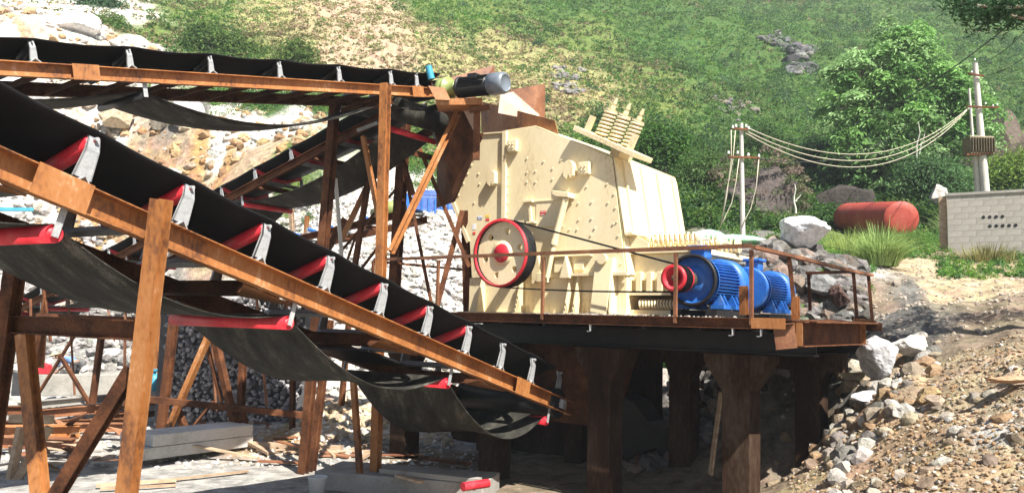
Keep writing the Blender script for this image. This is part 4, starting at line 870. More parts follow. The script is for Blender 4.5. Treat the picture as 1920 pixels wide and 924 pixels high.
# lifting lugs
def lug(px, py, s, par=cr):
    p = Q(px, py, CF); mb = MB(); pr = []
    for k in range(9): a_ = math.pi * k / 8; pr.append((math.cos(a_) * .075 * s, math.sin(a_) * .075 * s))
    pr += [(-.075 * s, -.13 * s), (-.02 * s, -.17 * s), (.0, -.10 * s), (.03 * s, -.17 * s), (.075 * s, -.13 * s)]
    mb.plate([p + PU * a_ + UP * b_ for a_, b_ in pr], PV * -.09 * s); mb.build('lifting_lug', M['cream'], par, .006)
lug(927, 330, 1.35); lug(1072, 313, 1.5)
for (x, y) in ((964, 275), (1099, 317)):
    p = Q(x, y, CF); mb = MB(); mb.cbox(p - PV * .05, .25, .1, .25, PU, PV, UP); o = mb.build('lug_block', M['cream'], cr, .02)
    for k in range(4): a_ = math.pi / 4 + k * math.pi / 2; mb = MB(); mb.tube(p - PV * .1 + PU * .055 * math.cos(a_) + UP * .055 * math.sin(a_), p - PV * .13 + PU * .055 * math.cos(a_) + UP * .055 * math.sin(a_), .018, 6); mb.build('bolt', M['bolt'], o)
# inspection door, its clamps, labels
mb = MB(); pA_, pB_ = Q(1006, 381, CF), Q(1053, 424, CF); w_ = (pB_ - pA_).dot(PU); h_ = pA_.z - pB_.z
mb.box(pA_ - PV * .012, PU * w_, PV * .011, UP * -h_); dr = mb.build('inspection_door', M['cream'], cr, .004)
for (a, b_, w_, h_) in ((984, 381, .24, .05), (992, 420, .2, .04)):
    p = Q(a, b_, CF); mb = MB(); mb.box(p, PU * w_, PV * -.1, UP * h_); mb.build('door_shelf', M['cream'], cr, .004)
prim('door_bar', Q(995, 384, CF) - PV * .03, Q(998, 420, CF) - PV * .03, BX(.05, .05), M['cream'], cr, PV)
prim('door_frame', Q(1000, 378, CF) - PV * .012, Q(1058, 374, CF) - PV * .012, BX(.02, .03), M['cream'], cr, PV)
prim('door_frame', Q(1000, 426, CF) - PV * .012, Q(1056, 424, CF) - PV * .012, BX(.02, .03), M['cream'], cr, PV)
def lab(px, py, w, h, mat, par=dr, c=CF - .016, name='label_plate'):
    p = Q(px, py, c); mb = MB(); mb.box(p - PU * w / 2 - UP * h / 2, PU * w, PV * -.003, UP * h); return mb.build(name, M[mat], par)
lab(1018, 399, .13, .085, 'label_red')
l2 = lab(1018, 397, .09, .012, 'label_white', cr, CF - .021); l3 = lab(1018, 402, .09, .010, 'label_white', cr, CF - .021)
lab(914, 405, .10, .05, 'label_yellow', cr, CF - .002); lab(914, 412, .10, .05, 'label_red', cr, CF - .002); lab(899, 408, .11, .08, 'label_white', cr, CF - .002); lab(889, 425, .10, .12, 'label_white', cr, CF - .002); lab(889, 437, .08, .05, 'label_red', cr, CF - .004)
for k in range(4): lab(896 + k * 2.5, 409, .012, .05, 'crate', cr, CF - .007)
# hydraulic strut with its head bracket
p0, p1, p2 = Q(1061, 372, CF - .16), Q(1040, 450, CF - .16), Q(1026, 520, CF - .16)
mb = MB(); mb.tube(p0, p1, .065, 16); mb.tube(p1, p1.lerp(p2, .12), .075, 16); mb.build('strut_cylinder', M['cream'], cr)
mb = MB(); mb.tube(p1, p2, .05, 14); mb.build('strut_rod', M['cream'], cr)
p = Q(1063, 365, CF); mb = MB(); mb.plate([p + PU * -.19 + UP * .07, p + PU * .19 + UP * .0, p + PU * .19 - UP * .10, p + PU * -.10 - UP * .06, p + PU * -.19 - UP * .01], PV * -.24); mb.build('strut_bracket', M['cream'], cr, .01)
p = Q(1024, 521, CF); mb = MB(); mb.cbox(p - PV * .12, .16, .22, .18, PU, PV, UP); mb.build('strut_foot', M['cream'], cr, .01)
# rear of the body: leaning end face with ribs
zt = Q(1150, 296, CF).z; zb = Q(1172, 440, CF).z; aT = A(1150, 296, CF); aB = A(1171, 440, CF)
def endpt(u, c, off=0.): return X(aT + (aB - aT) * u + off, c, zt + (zb - zt) * u)
cN, cFar = CF + .001, CB + .02
n_e = PV.cross(endpt(1, 0) - endpt(0, 0)).normalized()
if n_e.dot(PU) < 0: n_e = -n_e
mb = MB(); mb.plate([endpt(0, cN), endpt(0, cFar - .12), endpt(.06, cFar - .02), endpt(1, cFar), endpt(1, cN)], n_e * .02); mb.build('end_plate', M['cream'], cr)
for f_ in (.10, .36, .62, .88):
    c_ = cN + (cFar - cN) * f_; mb = MB(); mb.box(endpt(.03, c_) + n_e * .02, endpt(.97, c_) - endpt(.03, c_), PV * .05, n_e * .05); mb.build('rib', M['cream'], cr)
mb = MB(); mb.box(endpt(.98, cN) + n_e * .022, PV * (cFar - cN), n_e * .14, UP * -.05); mb.build('end_ledge', M['cream'], cr)
# second roof block behind the near housing
sideplate('end_block', [(1148, 300), (1168, 306), (1190, 440), (1172, 440)], CF + .35, .03)
# middle belt: joint flange, then base frame with stiffeners
zj = Q(1000, 516, CF).z; aL0 = A(878, 518, CF); aR0 = A(1172, 514, CF); zg = DZ
mb = MB(); pbox(mb, A(1060, 516, CF), aR0 + .1, CF - .12, CF - .002, zj - .03, zj + .02); mb.build('joint_flange', M['cream'], cr)
mb = MB(); pbox(mb, aL0, aR0, CF + .05, CB, zg + .02, zj - .032); mb.build('base_frame', M['cream'], cr)
mb = MB(); pbox(mb, aL0 - .05, aR0 + .15, CF - .25, CB + .1, zg + .001, zg + .03); mb.build('base_plate', M['cream'], cr)
zs = (Q(1050, 480, CF).z)
mb = MB(); pbox(mb, A(1030, 480, CF), A(1112, 480, CF), CF - .10, CF - .001, zs - .02, zs + .0); mb.build('shelf', M['cream'], cr)
for px, w0, w1 in ((905, .05, .05), (978, .04, .04), (1070, .03, .30), (1085, .02, .02)):
    a = A(px, 550, CF); mb = MB(); pts = [X(a, CF + .05, zg + .031), X(a, CF - .24, zg + .031), X(a, CF - .05, zj - .035), X(a, CF + .05, zj - .035)]; mb.plate(pts, PU * .03); mb.build('stiffener', M['cream'], cr)
a = A(1137, 550, CF); mb = MB(); mb.plate([X(a - .16, CF - .13, zj + .3), X(a + .2, CF - .13, zj + .3), X(a + .14, CF - .24, zg + .031), X(a - .2, CF - .24, zg + .031)], PV * .03); mb.build('leg_plate', M['cream'], cr)
for da in (-.2, .17):
    mb = MB(); mb.plate([X(a + da, CF - .1, zj + .3), X(a + da, CF + .04, zj + .3), X(a + da, CF + .04, zg + .031), X(a + da, CF - .21, zg + .031)], PU * .03); mb.build('stiffener', M['cream'], cr)
p = X(a, CF - .13, zj + .27); mb = MB(); mb.tube(p, p - PV * .07, .1, 20); mb.build('pivot_boss', M['cream'], cr)
for (px, py, w_, h_) in ((1052, 500, .26, .24), (1088, 498, .22, .18)):
    p = Q(px, py, CF); mb = MB(); mb.cbox(p - PV * .03, w_, .06, h_, PU, PV, UP); mb.build('bearing_cover', M['cream'], cr, .015)
p = Q(1068, 500, CF - .02); mb = MB(); mb.plate([p + UP * .2, p + PU * .10 - UP * .22, p - PU * .12 - UP * .22], PV * -.16); mb.build('stiffener', M['cream'], cr)
# white bearing housing to the right of the flywheel
p = Q(1008, 505, CF - .1); mb = MB(); mb.plate([p + PU * x_ + UP * z_ for x_, z_ in ((-.16, .28), (.0, .3), (.05, .1), (.1, -.28), (-.16, -.3))], PV * .09); mb.build('bearing_housing', M['cream'], cr, .02)
# lower right frame with comb shaped teeth, springs above and below
aK0 = A(1172, 520, CF + .2); aK1 = A(1248, 520, CF + .2) + .15; zk0 = Q(1200, 540, CF + .2).z; zk1 = Q(1200, 476, CF + .2).z
mb = MB(); pbox(mb, aR0 - .02, aK1 + .3, CF + .3, CB - .1, zk0 - .12, zk1); mb.build('rear_housing', M['cream'], cr, .01)
for k in range(5):
    a = aK0 + .03 + (aK1 - aK0) * k / 4.6; mb = MB(); pbox(mb, a, a + .10, CF + .17, CF + .299, zk0 - .06, zk0 + (.30 if k else .4)); mb.build('tooth', M['cream'], cr, .006)
mb = MB(); pbox(mb, aK0 - .04, aK1 + .1, CF + .15, CF + .3, zk0 - .13, zk0 - .062); mb.build('tooth_beam', M['cream'], cr)
mb = MB(); zq = Q(1200, 440, CF + .3).z; pbox(mb, aR0 - .03, aK1 + .45, CF + .2, CB + .1, zk1 + .002, zk1 + .10); mb.build('spring_shelf', M['cream'], cr, .008)
mb = MB(); zq2 = zk1 + .1
mb.plate([X(aR0 - .02, CF + .22, zk1 + .42), X(aR0 + .35, CF + .22, zk1 + .2), X(aR0 + .35, CF + .22, zk1 + .102), X(aR0 - .02, CF + .22, zk1 + .102)], PV * .04); mb.build('stiffener', M['cream'], cr)
def coil(mb, p, d, L, R, turns, r, n=18):
    d = d.normalized(); a_ = d.orthogonal().normalized(); b_ = d.cross(a_); N = int(turns * n)
    mb.path([p + d * (L * k / N) + (a_ * math.cos(2 * math.pi * k / n) + b_ * math.sin(2 * math.pi * k / n)) * R for k in range(N + 1)], r, 7)
for j, (c_, a_off) in enumerate(((CF + .45, .05), (CF + 1.2, .1), (CF + 1.9, .15))):
    p = X(aR0 + .28 + a_off, c_, zk1 + .26); mb = MB(); coil(mb, p, PU * 1 + PV * .12, .85, .125, 9, .020); sp_ = mb.build('spring', M['cream'], cr)
    mb = MB(); mb.tube(p - PU * .15, p + PU * 1.05 + PV * .12, .03, 10); mb.tube(p - PU * .05, p, .15, 20); mb.tube(p + PU * .86 + PV * .1, p + PU * .93 + PV * .11, .15, 20); mb.build('spring_rod', M['cream'], sp_)
p = X(aK0 + .3, CF + .25, zg + .22); mb = MB(); coil(mb, p, PU, .8, .08, 13, .02); mb.build('spring', M['cream'], cr)
mb = MB(); pbox(mb, aK0 + .02, aK1 + .2, CF + .2, CF + .34, zg + .031, zg + .12); mb.build('lower_beam', M['cream'], cr)
# tilted spring assembly on the roof
r0 = Q(1090, 240, CF + .1); r1 = Q(1203, 290, CF + .1)
rr_ = (r1 - r0); rx = rr_.normalized(); rz = (PV.cross(rx)); rz = rz if rz.z > 0 else -rz
asm = MB(); asm.box(r0 - PV * .25, rr_, PV * .7, rz * -.10); ap = asm.build('spring_base', M['cream'], cr, .01)
L_ = rr_.length
for k in range(3):
    for c_ in (.0, ):
        p = r0 + rx * (L_ * (.31 + .215 * k)) + PV * (c_ + .05)
        mb = MB(); coil(mb, p + rz * .01, rz, .50, .112, 7, .022); s_ = mb.build('spring', M['cream'], ap)
        mb = MB(); mb.tube(p, p + rz * .78, .028, 10); mb.tube(p + rz * .51, p + rz * .55, .125, 20); mb.tube(p + rz * .56, p + rz * .63, .055, 6); mb.tube(p + rz * .66, p + rz * .72, .045, 6); mb.build('spring_rod', M['cream'], s_)
for f_ in (.17, .87):
    mb = MB(); mb.box(r0 + rx * (L_ * f_ - .04) - PV * .2, rx * .09, PV * .1, rz * .3); mb.build('guide_post', M['cream'], ap)
mb = MB(); mb.box(r0 + rx * L_ * .52 + PV * .1 - rz * .24, rx * .2, PV * .5, rz * .138); mb.build('hinge_block', M['cream'], ap)
# flywheel
fc = .55; fp = Q(936, 474, fc); RW = .5 * (Q(936, 410, fc).z - Q(936, 538, fc).z); th = .335
fw = thing('flywheel', fp, None, None); del_ = fw; fw.parent = cr; fw.location = fp - ORG[cr.name]; ORG[fw.name] = fp
mb = MB(); mb.lathe(fp, PV, [(0, RW * .935), (-.0, RW), (.05, RW * 1.0), (.05, RW * .985)], 64); mb.lathe(fp, PV, [(.0, RW * .935), (.045, RW * .925)], 64); mb.build('rim', M['red'], fw)
mb = MB(); pr = [(.05, RW * .985)]
for k in range(9): pr += [(.06 + k * .028, RW * .985), (.071 + k * .028, RW * .955), (.082 + k * .028, RW * .985)]
mb.lathe(fp, PV, pr + [(th, RW * .985), (th, RW * .8)], 64); mb.build('grooved_band', M['dark'], fw)
# web with six round holes
mb = MB(); n6 = 6; Rw = RW * .93; Rh = RW * .095; Rc = RW * .66; R1 = RW * .30; w0 = .10
a_ax = PU; b_ax = UP
def FP(r, t_, c=w0): return fp + (a_ax * math.cos(t_) + b_ax * math.sin(t_)) * r + PV * c
for s_ in range(n6):
    t0 = math.radians(14) + s_ * math.pi / 3; hc = FP(Rc, t0); N = 24
    ring = []; out = []
    for k in range(N):
        q = 2 * math.pi * k / N; dr_ = math.cos(q); dt = math.sin(q)
        rad_d = (a_ax * math.cos(t0) + b_ax * math.sin(t0)); tan_d = (-a_ax * math.sin(t0) + b_ax * math.cos(t0))
        ring.append(hc + rad_d * dr_ * Rh + tan_d * dt * Rh)
        # outer boundary of the sector cell
        m_ = max(abs(dr_), abs(dt)); u_, v_ = dr_ / m_, dt / m_
        rr2 = Rc + (Rw - Rc) * u_ if u_ > 0 else Rc + (Rc - R1) * u_
        out.append(FP(rr2, t0 + v_ * math.pi / 6))
    mb.add(ring + out, [[k, (k + 1) % N, N + (k + 1) % N, N + k] for k in range(N)])
    mb.add(ring + [p_ + PV * .1 for p_ in ring], [[k, N + k, N + (k + 1) % N, (k + 1) % N] for k in range(N)])
mb.build('web', M['cream'], fw)
mb = MB(); mb.lathe(fp, PV, [(w0 - .03, .0), (w0 - .03, RW * .36), (w0 - .0, RW * .38), (w0 + .01, RW * .38)], 40); mb.build('hub', M['cream'], fw)
mb = MB(); mb.lathe(fp, PV, [(w0 - .05, .0), (w0 - .05, RW * .27), (w0 - .035, RW * .28), (w0 - .03, RW * .28)], 36); mb.build('hub_cap', M['red'], fw)
mb = MB(); mb.tube(fp + PV * .15, fp + PV * 1.0, .12, 20); mb.build('shaft', M['shaft'], fw)

# ------------------------------------------------------------------ motors
def motor(front, ax, R, L, label, full=True):
    """foot mounted squirrel cage motor: front flange at 'front', axis ax"""
    t = thing('electric_motor', front - UP * R, label, 'motor'); ax = ax.normalized(); sd = ax.cross(UP).normalized()
    mb = MB(); mb.lathe(front, ax, ([(.03, R * .86), (.0, R * .88)] if full else [(0, .01), (0, R * .88)]) + [(.0, R * 1.0), (.05, R * 1.0), (.05, R * .9), (.16, R * .86)], 44); mb.build('flange_ring', M['dark'] if full else M['blue'], t)
    mb = MB(); mb.lathe(front, ax, [(.12, .03), (.06, R * .45), (.12, R * .5), (.12, R * .8), (.04, R * .86)], 36); mb.build('end_shield', M['blue'], t)
    mb = MB(); mb.lathe(front, ax, [(.1, R * .8), (L * .72, R * .8)], 40)
    mb.build('frame', M['blue'], t)
    fins = MB(); nf = 46
    for k in range(nf):
        q = 2 * math.pi * k / nf; d = sd * math.cos(q) + UP * math.sin(q); s_ = ax.cross(d)
        if math.sin(q) > .78 or math.sin(q) < -.8: continue
        fins.box(front + ax * (.18) + d * R * .79 - s_ * .006, ax * (L * .70 - .18), d * R * .14, s_ * .012)
    fins.build('cooling_fins', M['blue'], t)
    mb = MB(); mb.lathe(front, ax, [(.16, R * .97), (.20, R * .97), (.20, R * .8)], 44)
    mb.build('front_band', M['blue'], t)
    mb = MB(); x0 = L * .70; mb.lathe(front, ax, [(x0, R * .8), (x0, R * .985), (L * .9, R * .985), (L * .97, R * .93), (L, R * .78), (L, .02)], 44); mb.build('fan_cowl', M['blue'], t)
    zt = R * .93; b0 = front + ax * (L * .24) + UP * zt
    mb = MB(); mb.cbox(b0 + UP * .06, .32 * R * 2, .30 * R * 2, .16, ax, sd, UP); tb_ = mb.build('terminal_box', M['blue'], t, .01)
    mb = MB(); mb.cbox(b0 + UP * .17, .42 * R * 2, .42 * R * 2, .055, ax, sd, UP); mb.build('box_lid', M['blue'], tb_, .015)
    for a_ in (.30, .62):
        for s_ in (-1, 1):
            mb = MB(); c_ = front + ax * (L * a_) + sd * s_ * R * .72 - UP * R * .98
            mb.cbox(c_, .30, .24, .07, ax, sd, UP)
            for e in (-.09, .06):
                mb.plate([c_ + ax * e + UP * .03 + sd * s_ * .11, c_ + ax * e + UP * .30 - sd * s_ * .02, c_ + ax * e + UP * .03 - sd * s_ * .12], ax * .035)
            mb.build('foot', M['blue'], t)
    mb = MB(); c_ = front + ax * (L * .45) - UP * (R * 1.02 + .10)
    for s_ in (-1, 1): mb.cbox(c_ + sd * s_ * R * .72, L * .8, .2, .12, ax, sd, UP)
    mb.build('slide_rail', M['dark'], t)
    a0_ = b0 + UP * .06 - sd * R * .34; mb = MB(); mb.path([a0_, a0_ - sd * .12 - UP * .05, a0_ - sd * .26 - UP * .4 + ax * .1, a0_ - sd * .3 - UP * 1.0 + ax * .3, a0_ - sd * .2 - UP * (R * 1.9) + ax * .6], .022, 8); mb.build('power_cable', M['rubber'], t)
    mb = MB(); q_ = math.radians(35); d = -sd * math.cos(q_) + UP * math.sin(q_); mb.box(front + ax * L * .4 + d * R * .96, ax * .22, (UP * math.cos(q_) + sd * math.sin(q_)) * .12, d * .006); mb.build('name_plate', M['galv'], t)
    return t
mc = 1.18; mf = Q(1296, 525, mc); RM = .5 * (Q(1296, 476, mc).z - Q(1296, 575, mc).z)
motor(mf, PV, RM, 1.6, 'nearer blue electric motor with black front ring driving the crusher belts')
m2 = P(1400, 541, 14.7); motor(m2, PV, RM * .9, 1.6, 'farther blue electric motor with a flat grey blue end plate', False)
mb = MB(); mb.lathe(m2, PV, [(-.015, .0), (-.015, RM * .86), (0.01, RM * .88)], 40); 
# pulley and shaft
pc = .58; pp = Q(1262, 521, pc); RP = .5 * (Q(1262, 496, pc).z - Q(1262, 547, pc).z)
t = thing('drive_pulley', pp, 'small red drive pulley with hollow face on the nearer motor shaft', 'pulley')
mb = MB(); mb.lathe(pp, PV, [(.14, .05), (.12, RP * .55), (.0, RP * .72), (.0, RP), (.05, RP), (.05, RP * .93), (.30, RP * .93), (.30, RP), (.34, RP), (.34, .05)], 40); mb.build('sheave', M['red'], t)
mb = MB(); mb.lathe(pp, PV, [(.34, RP * .62), (.36, RP * .7), (.62, RP * .66), (.64, .03)], 30); mb.build('coupling', M['shaft'], t)
mb = MB(); mb.lathe(pp, PV, [(.02, .0), (.02, .05), (.14, .05)], 16); mb.build('shaft_end', M['shaft'], t)
# V belts: one flat loop of parallel ropes round both wheels
def tang(cA, rA, cB, rB, side):
    d = cB - cA; D = d.length; d = d / D; n = UP - d * UP.dot(d); n.normalize(); n *= side; s_ = (rA - rB) / D; q = math.sqrt(1 - s_ * s_)
    m_ = d * s_ + n * q; return cA + m_ * rA, cB + m_ * rB
t = thing('drive_belts', fp, 'black drive belts running from the flywheel to the red motor pulley', 'drive belt')
for k in range(5):
    c_ = .09 + k * .045; cA = fp + PV * c_; cB = pp + PV * (c_ + fc - pc + .03 if False else .07 + k * .05); rA = RW * .995; rB = RP * .98; pts = []
    u0, u1 = tang(cA, rA, cB, rB, 1); l0, l1 = tang(cA, rA, cB, rB, -1)
    def arc(c, a_, b_, n, big):
        x_ = (a_ - c); y_ = (b_ - c); ax_ = PV; e1_ = x_.normalized(); e2_ = ax_.cross(e1_); th_ = math.atan2(y_.dot(e2_), y_.dot(e1_)) 
        if big > 0 and th_ < 0: th_ += 2 * math.pi
        if big < 0 and th_ > 0: th_ -= 2 * math.pi
        return [c + (e1_ * math.cos(th_ * i_ / n) + e2_ * math.sin(th_ * i_ / n)) * x_.length for i_ in range(1, n)]
    sgn_ = 1 if (PV.cross((u1 - cB).normalized())).dot(cB - cA) > 0 else -1
    pts = [u0, u1] + arc(cB, u1, l1, 12, sgn_) + [l1] + [l1.lerp(l0, j / 8) - UP * .03 * math.sin(math.pi * j / 8) for j in range(1, 8)] + [l0] + arc(cA, l0, u0, 30, sgn_) + [u0]
    mb = MB(); mb.sweep(BX(.024, .02), pts, PV); mb.build('belt', M['rubber'], t)

# ------------------------------------------------------------------ feed chute of rusted plate over the crusher inlet
ch = thing('feed_chute', Q(930, 250, 2.4), 'rusted steel plate feed chute above the crusher inlet', 'chute')
def sheet(px, c, mat='rust_plate', th=.012, name='chute_plate'):
    mb = MB(); mb.plate([Q(a, b, c) for a, b in px], PV * th); return mb.build(name, M[mat], ch)
def sheet3(pts, th=.012, mat='rust_plate'):
    pts = [P(*p) for p in pts]; n = (pts[1] - pts[0]).cross(pts[2] - pts[0]).normalized(); mb = MB(); mb.plate(pts, n * th); return mb.build('chute_plate', M[mat], ch)
def QC(px, py, c): return Q(px, py, c)
pts_ = [Q(901, 190, CF + 1.0), Q(1040, 226, CF + .12), Q(1048, 258, CF + .12), Q(1002, 250, CF + .35), Q(903, 262, CF + 1.0)]
mb = MB(); mb.plate(pts_, (pts_[1] - pts_[0]).cross(pts_[2] - pts_[0]).normalized() * .012); mb.build('chute_plate', M['rust'], ch)
sheet3([(906, 250, 15.6), (852, 378, 16.1), (818, 390, 17.8), (820, 262, 17.6), (868, 240, 16.6)], mat='rust_dark')  # left-facing plates get dark steel, their shade put into the colour
sheet3([(803, 222, 16.6), (868, 195, 15.9), (905, 258, 15.6), (858, 350, 16.3), (826, 300, 17.)], mat='rust_dark')
sheet3([(818, 262, 17.8), (780, 215, 17.9), (850, 188, 17.0), (872, 240, 16.6)], mat='rust_dark')
sheet3([(866, 202, 15.45), (898, 198, 15.4), (896, 262, 15.45)], mat='rust_pale')  # pale steel puts the lit look of this small plate into its colour
sheet3([(822, 152, 17.2), (927, 122, 17.6), (928, 152, 17.6), (880, 192, 17.2), (830, 187, 17.2)], mat='rust_mid')
sheet3([(938, 178, 17.0), (962, 172, 17.2), (1012, 216, 17.45), (1004, 226, 17.4), (934, 212, 17.0)], mat='rust_pale')
sheet3([(955, 169, 17.5), (1022, 157, 18.0), (1022, 224, 18.0), (995, 216, 17.7)], mat='rust_mid')
for (a, b_, c_, d_, dd, w_, m_) in ((895, 195, 893, 300, 15.2, .12, 'rust_dark'), (830, 172, 905, 170, 15.3, .10, 'rust_dark'), (880, 207, 918, 201, 15.1, .09, 'rust_dark'), (1282, 342, 1284, 372, 19.5, .16, 'rust_dark')):
    if a < 1200: prim('frame_bar', P(a, b_, dd), P(c_, d_, dd), BX(w_, w_), M[m_], ch)
# drive of the upper conveyor: green gearbox, black motor, grey cowl; and its bracket
t = thing('conveyor_drive', P(850, 165, 15.1), 'black motor with light green gearbox at the head of the upper conveyor', 'motor')
g0, g1 = P(838, 168, 15.4), P(935, 157, 14.7); ax = (g1 - g0).normalized(); L_ = (g1 - g0).length
mb = MB(); mb.lathe(g0 - ax * .18, ax, [(0, .02), (0, .16), (.05, .22), (.16, .235), (.18, .2), (.2, .24), (.23, .24), (.24, .18), (.3, .15), (.36, .12), (.42, .15), (.44, .15), (.44, .02)], 30); mb.build('gearbox', M['green'], t)
mb = MB(); mb.lathe(g0 + ax * .24, ax, [(0, .02), (0, .11), (.06, .15), (.09, .21), (.12, .21), (.13, .17), (L_ - .12, .15), (L_ - .12, .02)], 28); mo = mb.build('motor_body', M['dark'], t)
mb = MB()
for k in range(26):
    q = 2 * math.pi * k / 26; s_ = ax.cross(UP).normalized(); d = s_ * math.cos(q) + UP * math.sin(q); mb.box(g0 + ax * .38 + d * .165, ax * (L_ - .62), d * .03, ax.cross(d) * .008)
mb.build('cooling_fins', M['dark'], mo)
mb = MB(); mb.lathe(g1 - ax * .17, ax, [(0, .17), (0, .205), (.26, .205), (.31, .19), (.33, .155)], 30); mb.lathe(g1 - ax * .17, ax, [(.33, .155), (.315, .14), (.315, .0)], 30); mb.build('fan_cowl', M['grey'], t)
mb = MB(); mb.cbox(g0.lerp(g1, .55) + UP * .16 - Vector((.02, .08, 0)), .2, .16, .1, ax, ax.cross(UP), UP); mb.build('terminal_box', M['dark'], t, .01)
mb = MB(); mb.plate([P(803, 161, 15.0), P(834, 165, 15.0), P(845, 188, 14.9), P(817, 187, 14.9)], Vector((0, .03, 0))); mb.build('bracket_plate', M['rust'], t)
mb = MB(); mb.plate([P(817, 186, 14.95), P(904, 183, 15.0), P(904, 196, 15.0), P(818, 197, 14.95)], Vector((0, .5, 0))); mb.build('bracket_plate', M['rust'], t)
t = thing('signal_horn', P(806, 165, 15.4), 'blue cylinder on a thin rod at the head of the upper conveyor', 'cylinder')
mb = MB(); mb.tube(P(803, 124, 15.4), P(809, 149, 15.4), .062, 16, .07); mb.build('cylinder', M['teal'], t)
mb = MB(); mb.tube(P(809, 149, 15.4), P(811, 172, 15.4), .012, 8); mb.build('rod', M['rust_dark'], t)
# tarp sacks on the far side of the deck
mb = MB(); v, f = ico(4); v = v.copy(); v[:, 0] *= .9; v[:, 1] *= .3; v[:, 2] *= .13; v *= (1 + .2 * fbm(v[:, 0] * 4, v[:, 1] * 4, v[:, 2] * 6, 4, 5))[:, None]; v[:, 2] = np.maximum(v[:, 2], -.1)
p = P(1372, 450, 19.9)
o = linkobj('sacking', quick('sacking', v, f, M['tarp'], None, True), None, p); tag(o, 'crumpled green and white sacking lying above the blue motors', 'sack')
mb = MB(); v2 = v.copy(); v2[:, 0] *= .5; v2[:, 2] *= 1.35; o = linkobj('sacking', quick('sacking', v2, f, M['tarp'], None, True), None, p + Vector((-.62, -.1, .05))); tag(o, 'bunched green sacking end next to the crusher springs', 'sack')

n = 420; a_ = RNG.uniform(-4.5, -.6, n); c_ = np.where(RNG.uniform(size=n) < .5, RNG.uniform(.15, CF - .1, n), RNG.uniform(.1, 1.1, n)); a_ = np.where(RNG.uniform(size=n) < .35, A(1160, 575, CF) + RNG.normal(size=n) * .25, a_)
xx = PO.x + PU.x * a_ + PV.x * c_; yy = PO.y + PU.y * a_ + PV.y * c_
scatter_rocks('deck_gravel', xx, yy, .008 + .03 * RNG.uniform(0, 1, n) ** 2, rc(n, [(.45, .42, .38), (.3, .27, .24)]), .2, 'spilled stone chips lying on the platform deck', zz=np.full(n, DZ))
# red tank lying in the grass
tk = thing('tank', P(1640, 430, 30), 'large red oxide cylindrical tank lying in the grass on the right', 'tank')
e0, e1 = P(1588, 408, 34.2), P(1690, 410, 28.5); ax = (e1 - e0).normalized(); L_ = (e1 - e0).length; R_ = .62
mb = MB(); pr = [(0, 0), (0, R_ * .6), (.06, R_ * .85), (.18, R_)]; pr += [(.18 + (L_ - .36) * k / 12, R_) for k in range(1, 12)] + [(L_ - .02, R_)]
mb.lathe(e0, ax, pr, 44); mb.build('shell', M['red_tank'], tk)
mb = MB(); mb.lathe(e1 - ax * .02, ax, [(0, R_), (.03, R_ * .97), (.05, R_ * .6), (.06, 0)], 44); mb.build('end_cap', M['red_tank'], tk)
mb = MB()
for f_ in (.33, .66): mb.lathe(e0 + ax * L_ * f_, ax, [(-.02, R_), (0, R_ * 1.012), (.02, R_)], 44)
mb.build('weld_seam', M['red_tank'], tk)
# block wall
w0 = P(1778, 478, 25.6); w1 = P(1990, 478, 24.0); zt = P(1776, 368, 25.6).z; w0.z = w1.z = P(1780, 482, 25.4).z - .1
bw = thing('block_wall', w0, 'grey concrete block wall with small drain holes at the right edge', 'wall'); d = Vector((w1.x - w0.x, w1.y - w0.y, 0)); Lw = d.length; d /= Lw; nrm = Vector((d.y, -d.x, 0)); nrm = nrm if nrm.y < 0 else -nrm
hgt = zt - w0.z; bl, bh = .40, .19; rows = int(hgt / bh) + 1; bme = {}
for r in range(rows):
    x = -(bl / 2 if r % 2 else 0); k = 0
    while x < Lw:
        a, b_ = max(0, x) + .0025, min(Lw, x + bl) - .0025; x += bl; k += 1
        if b_ - a < .05: continue
        z0 = w0.z + r * bh + .005
        ln = round(b_ - a, 3)
        if ln not in bme:
            m_ = MB(); m_.box((0, 0, 0), d * ln, -nrm * .18, UP * (bh - .005)); bme[ln] = m_.mesh('block', M['block'])
        o = bpy.data.objects.new('block', bme[ln]); C.objects.link(o); o.parent = bw; o.location = w0 + d * a + nrm * random.uniform(0, .004) + UP * (z0 - w0.z) - w0
mb = MB(); mb.box(w0 - nrm * .02, d * Lw, -nrm * .14, UP * (rows * bh - .004)); mb.build('mortar', M['concrete'], bw)
mb = MB(); mb.box(w0 + UP * rows * bh - nrm * -.04 - d * .05, d * (Lw + .05), -nrm * .3, UP * .08); mb.build('coping', M['concrete'], bw)
mb = MB(); mb.box(w0 - nrm * .16 - d * .25, d * .22, -nrm * .3, UP * (rows * bh)); mb.build('end_post', M['wood'], bw)
for (r, xs) in ((.66, (.95, 1.12, 1.29, 1.46)), (.52, (1.12, 1.29, 1.46, 1.63, 1.80))):
    for x in xs:
        p = w0 + d * (x + .05) + UP * hgt * r + nrm * .013; mb = MB(); mb.tube(p, p - nrm * .1, .05, 10); mb.build('drain_hole', M['dark'], bw)
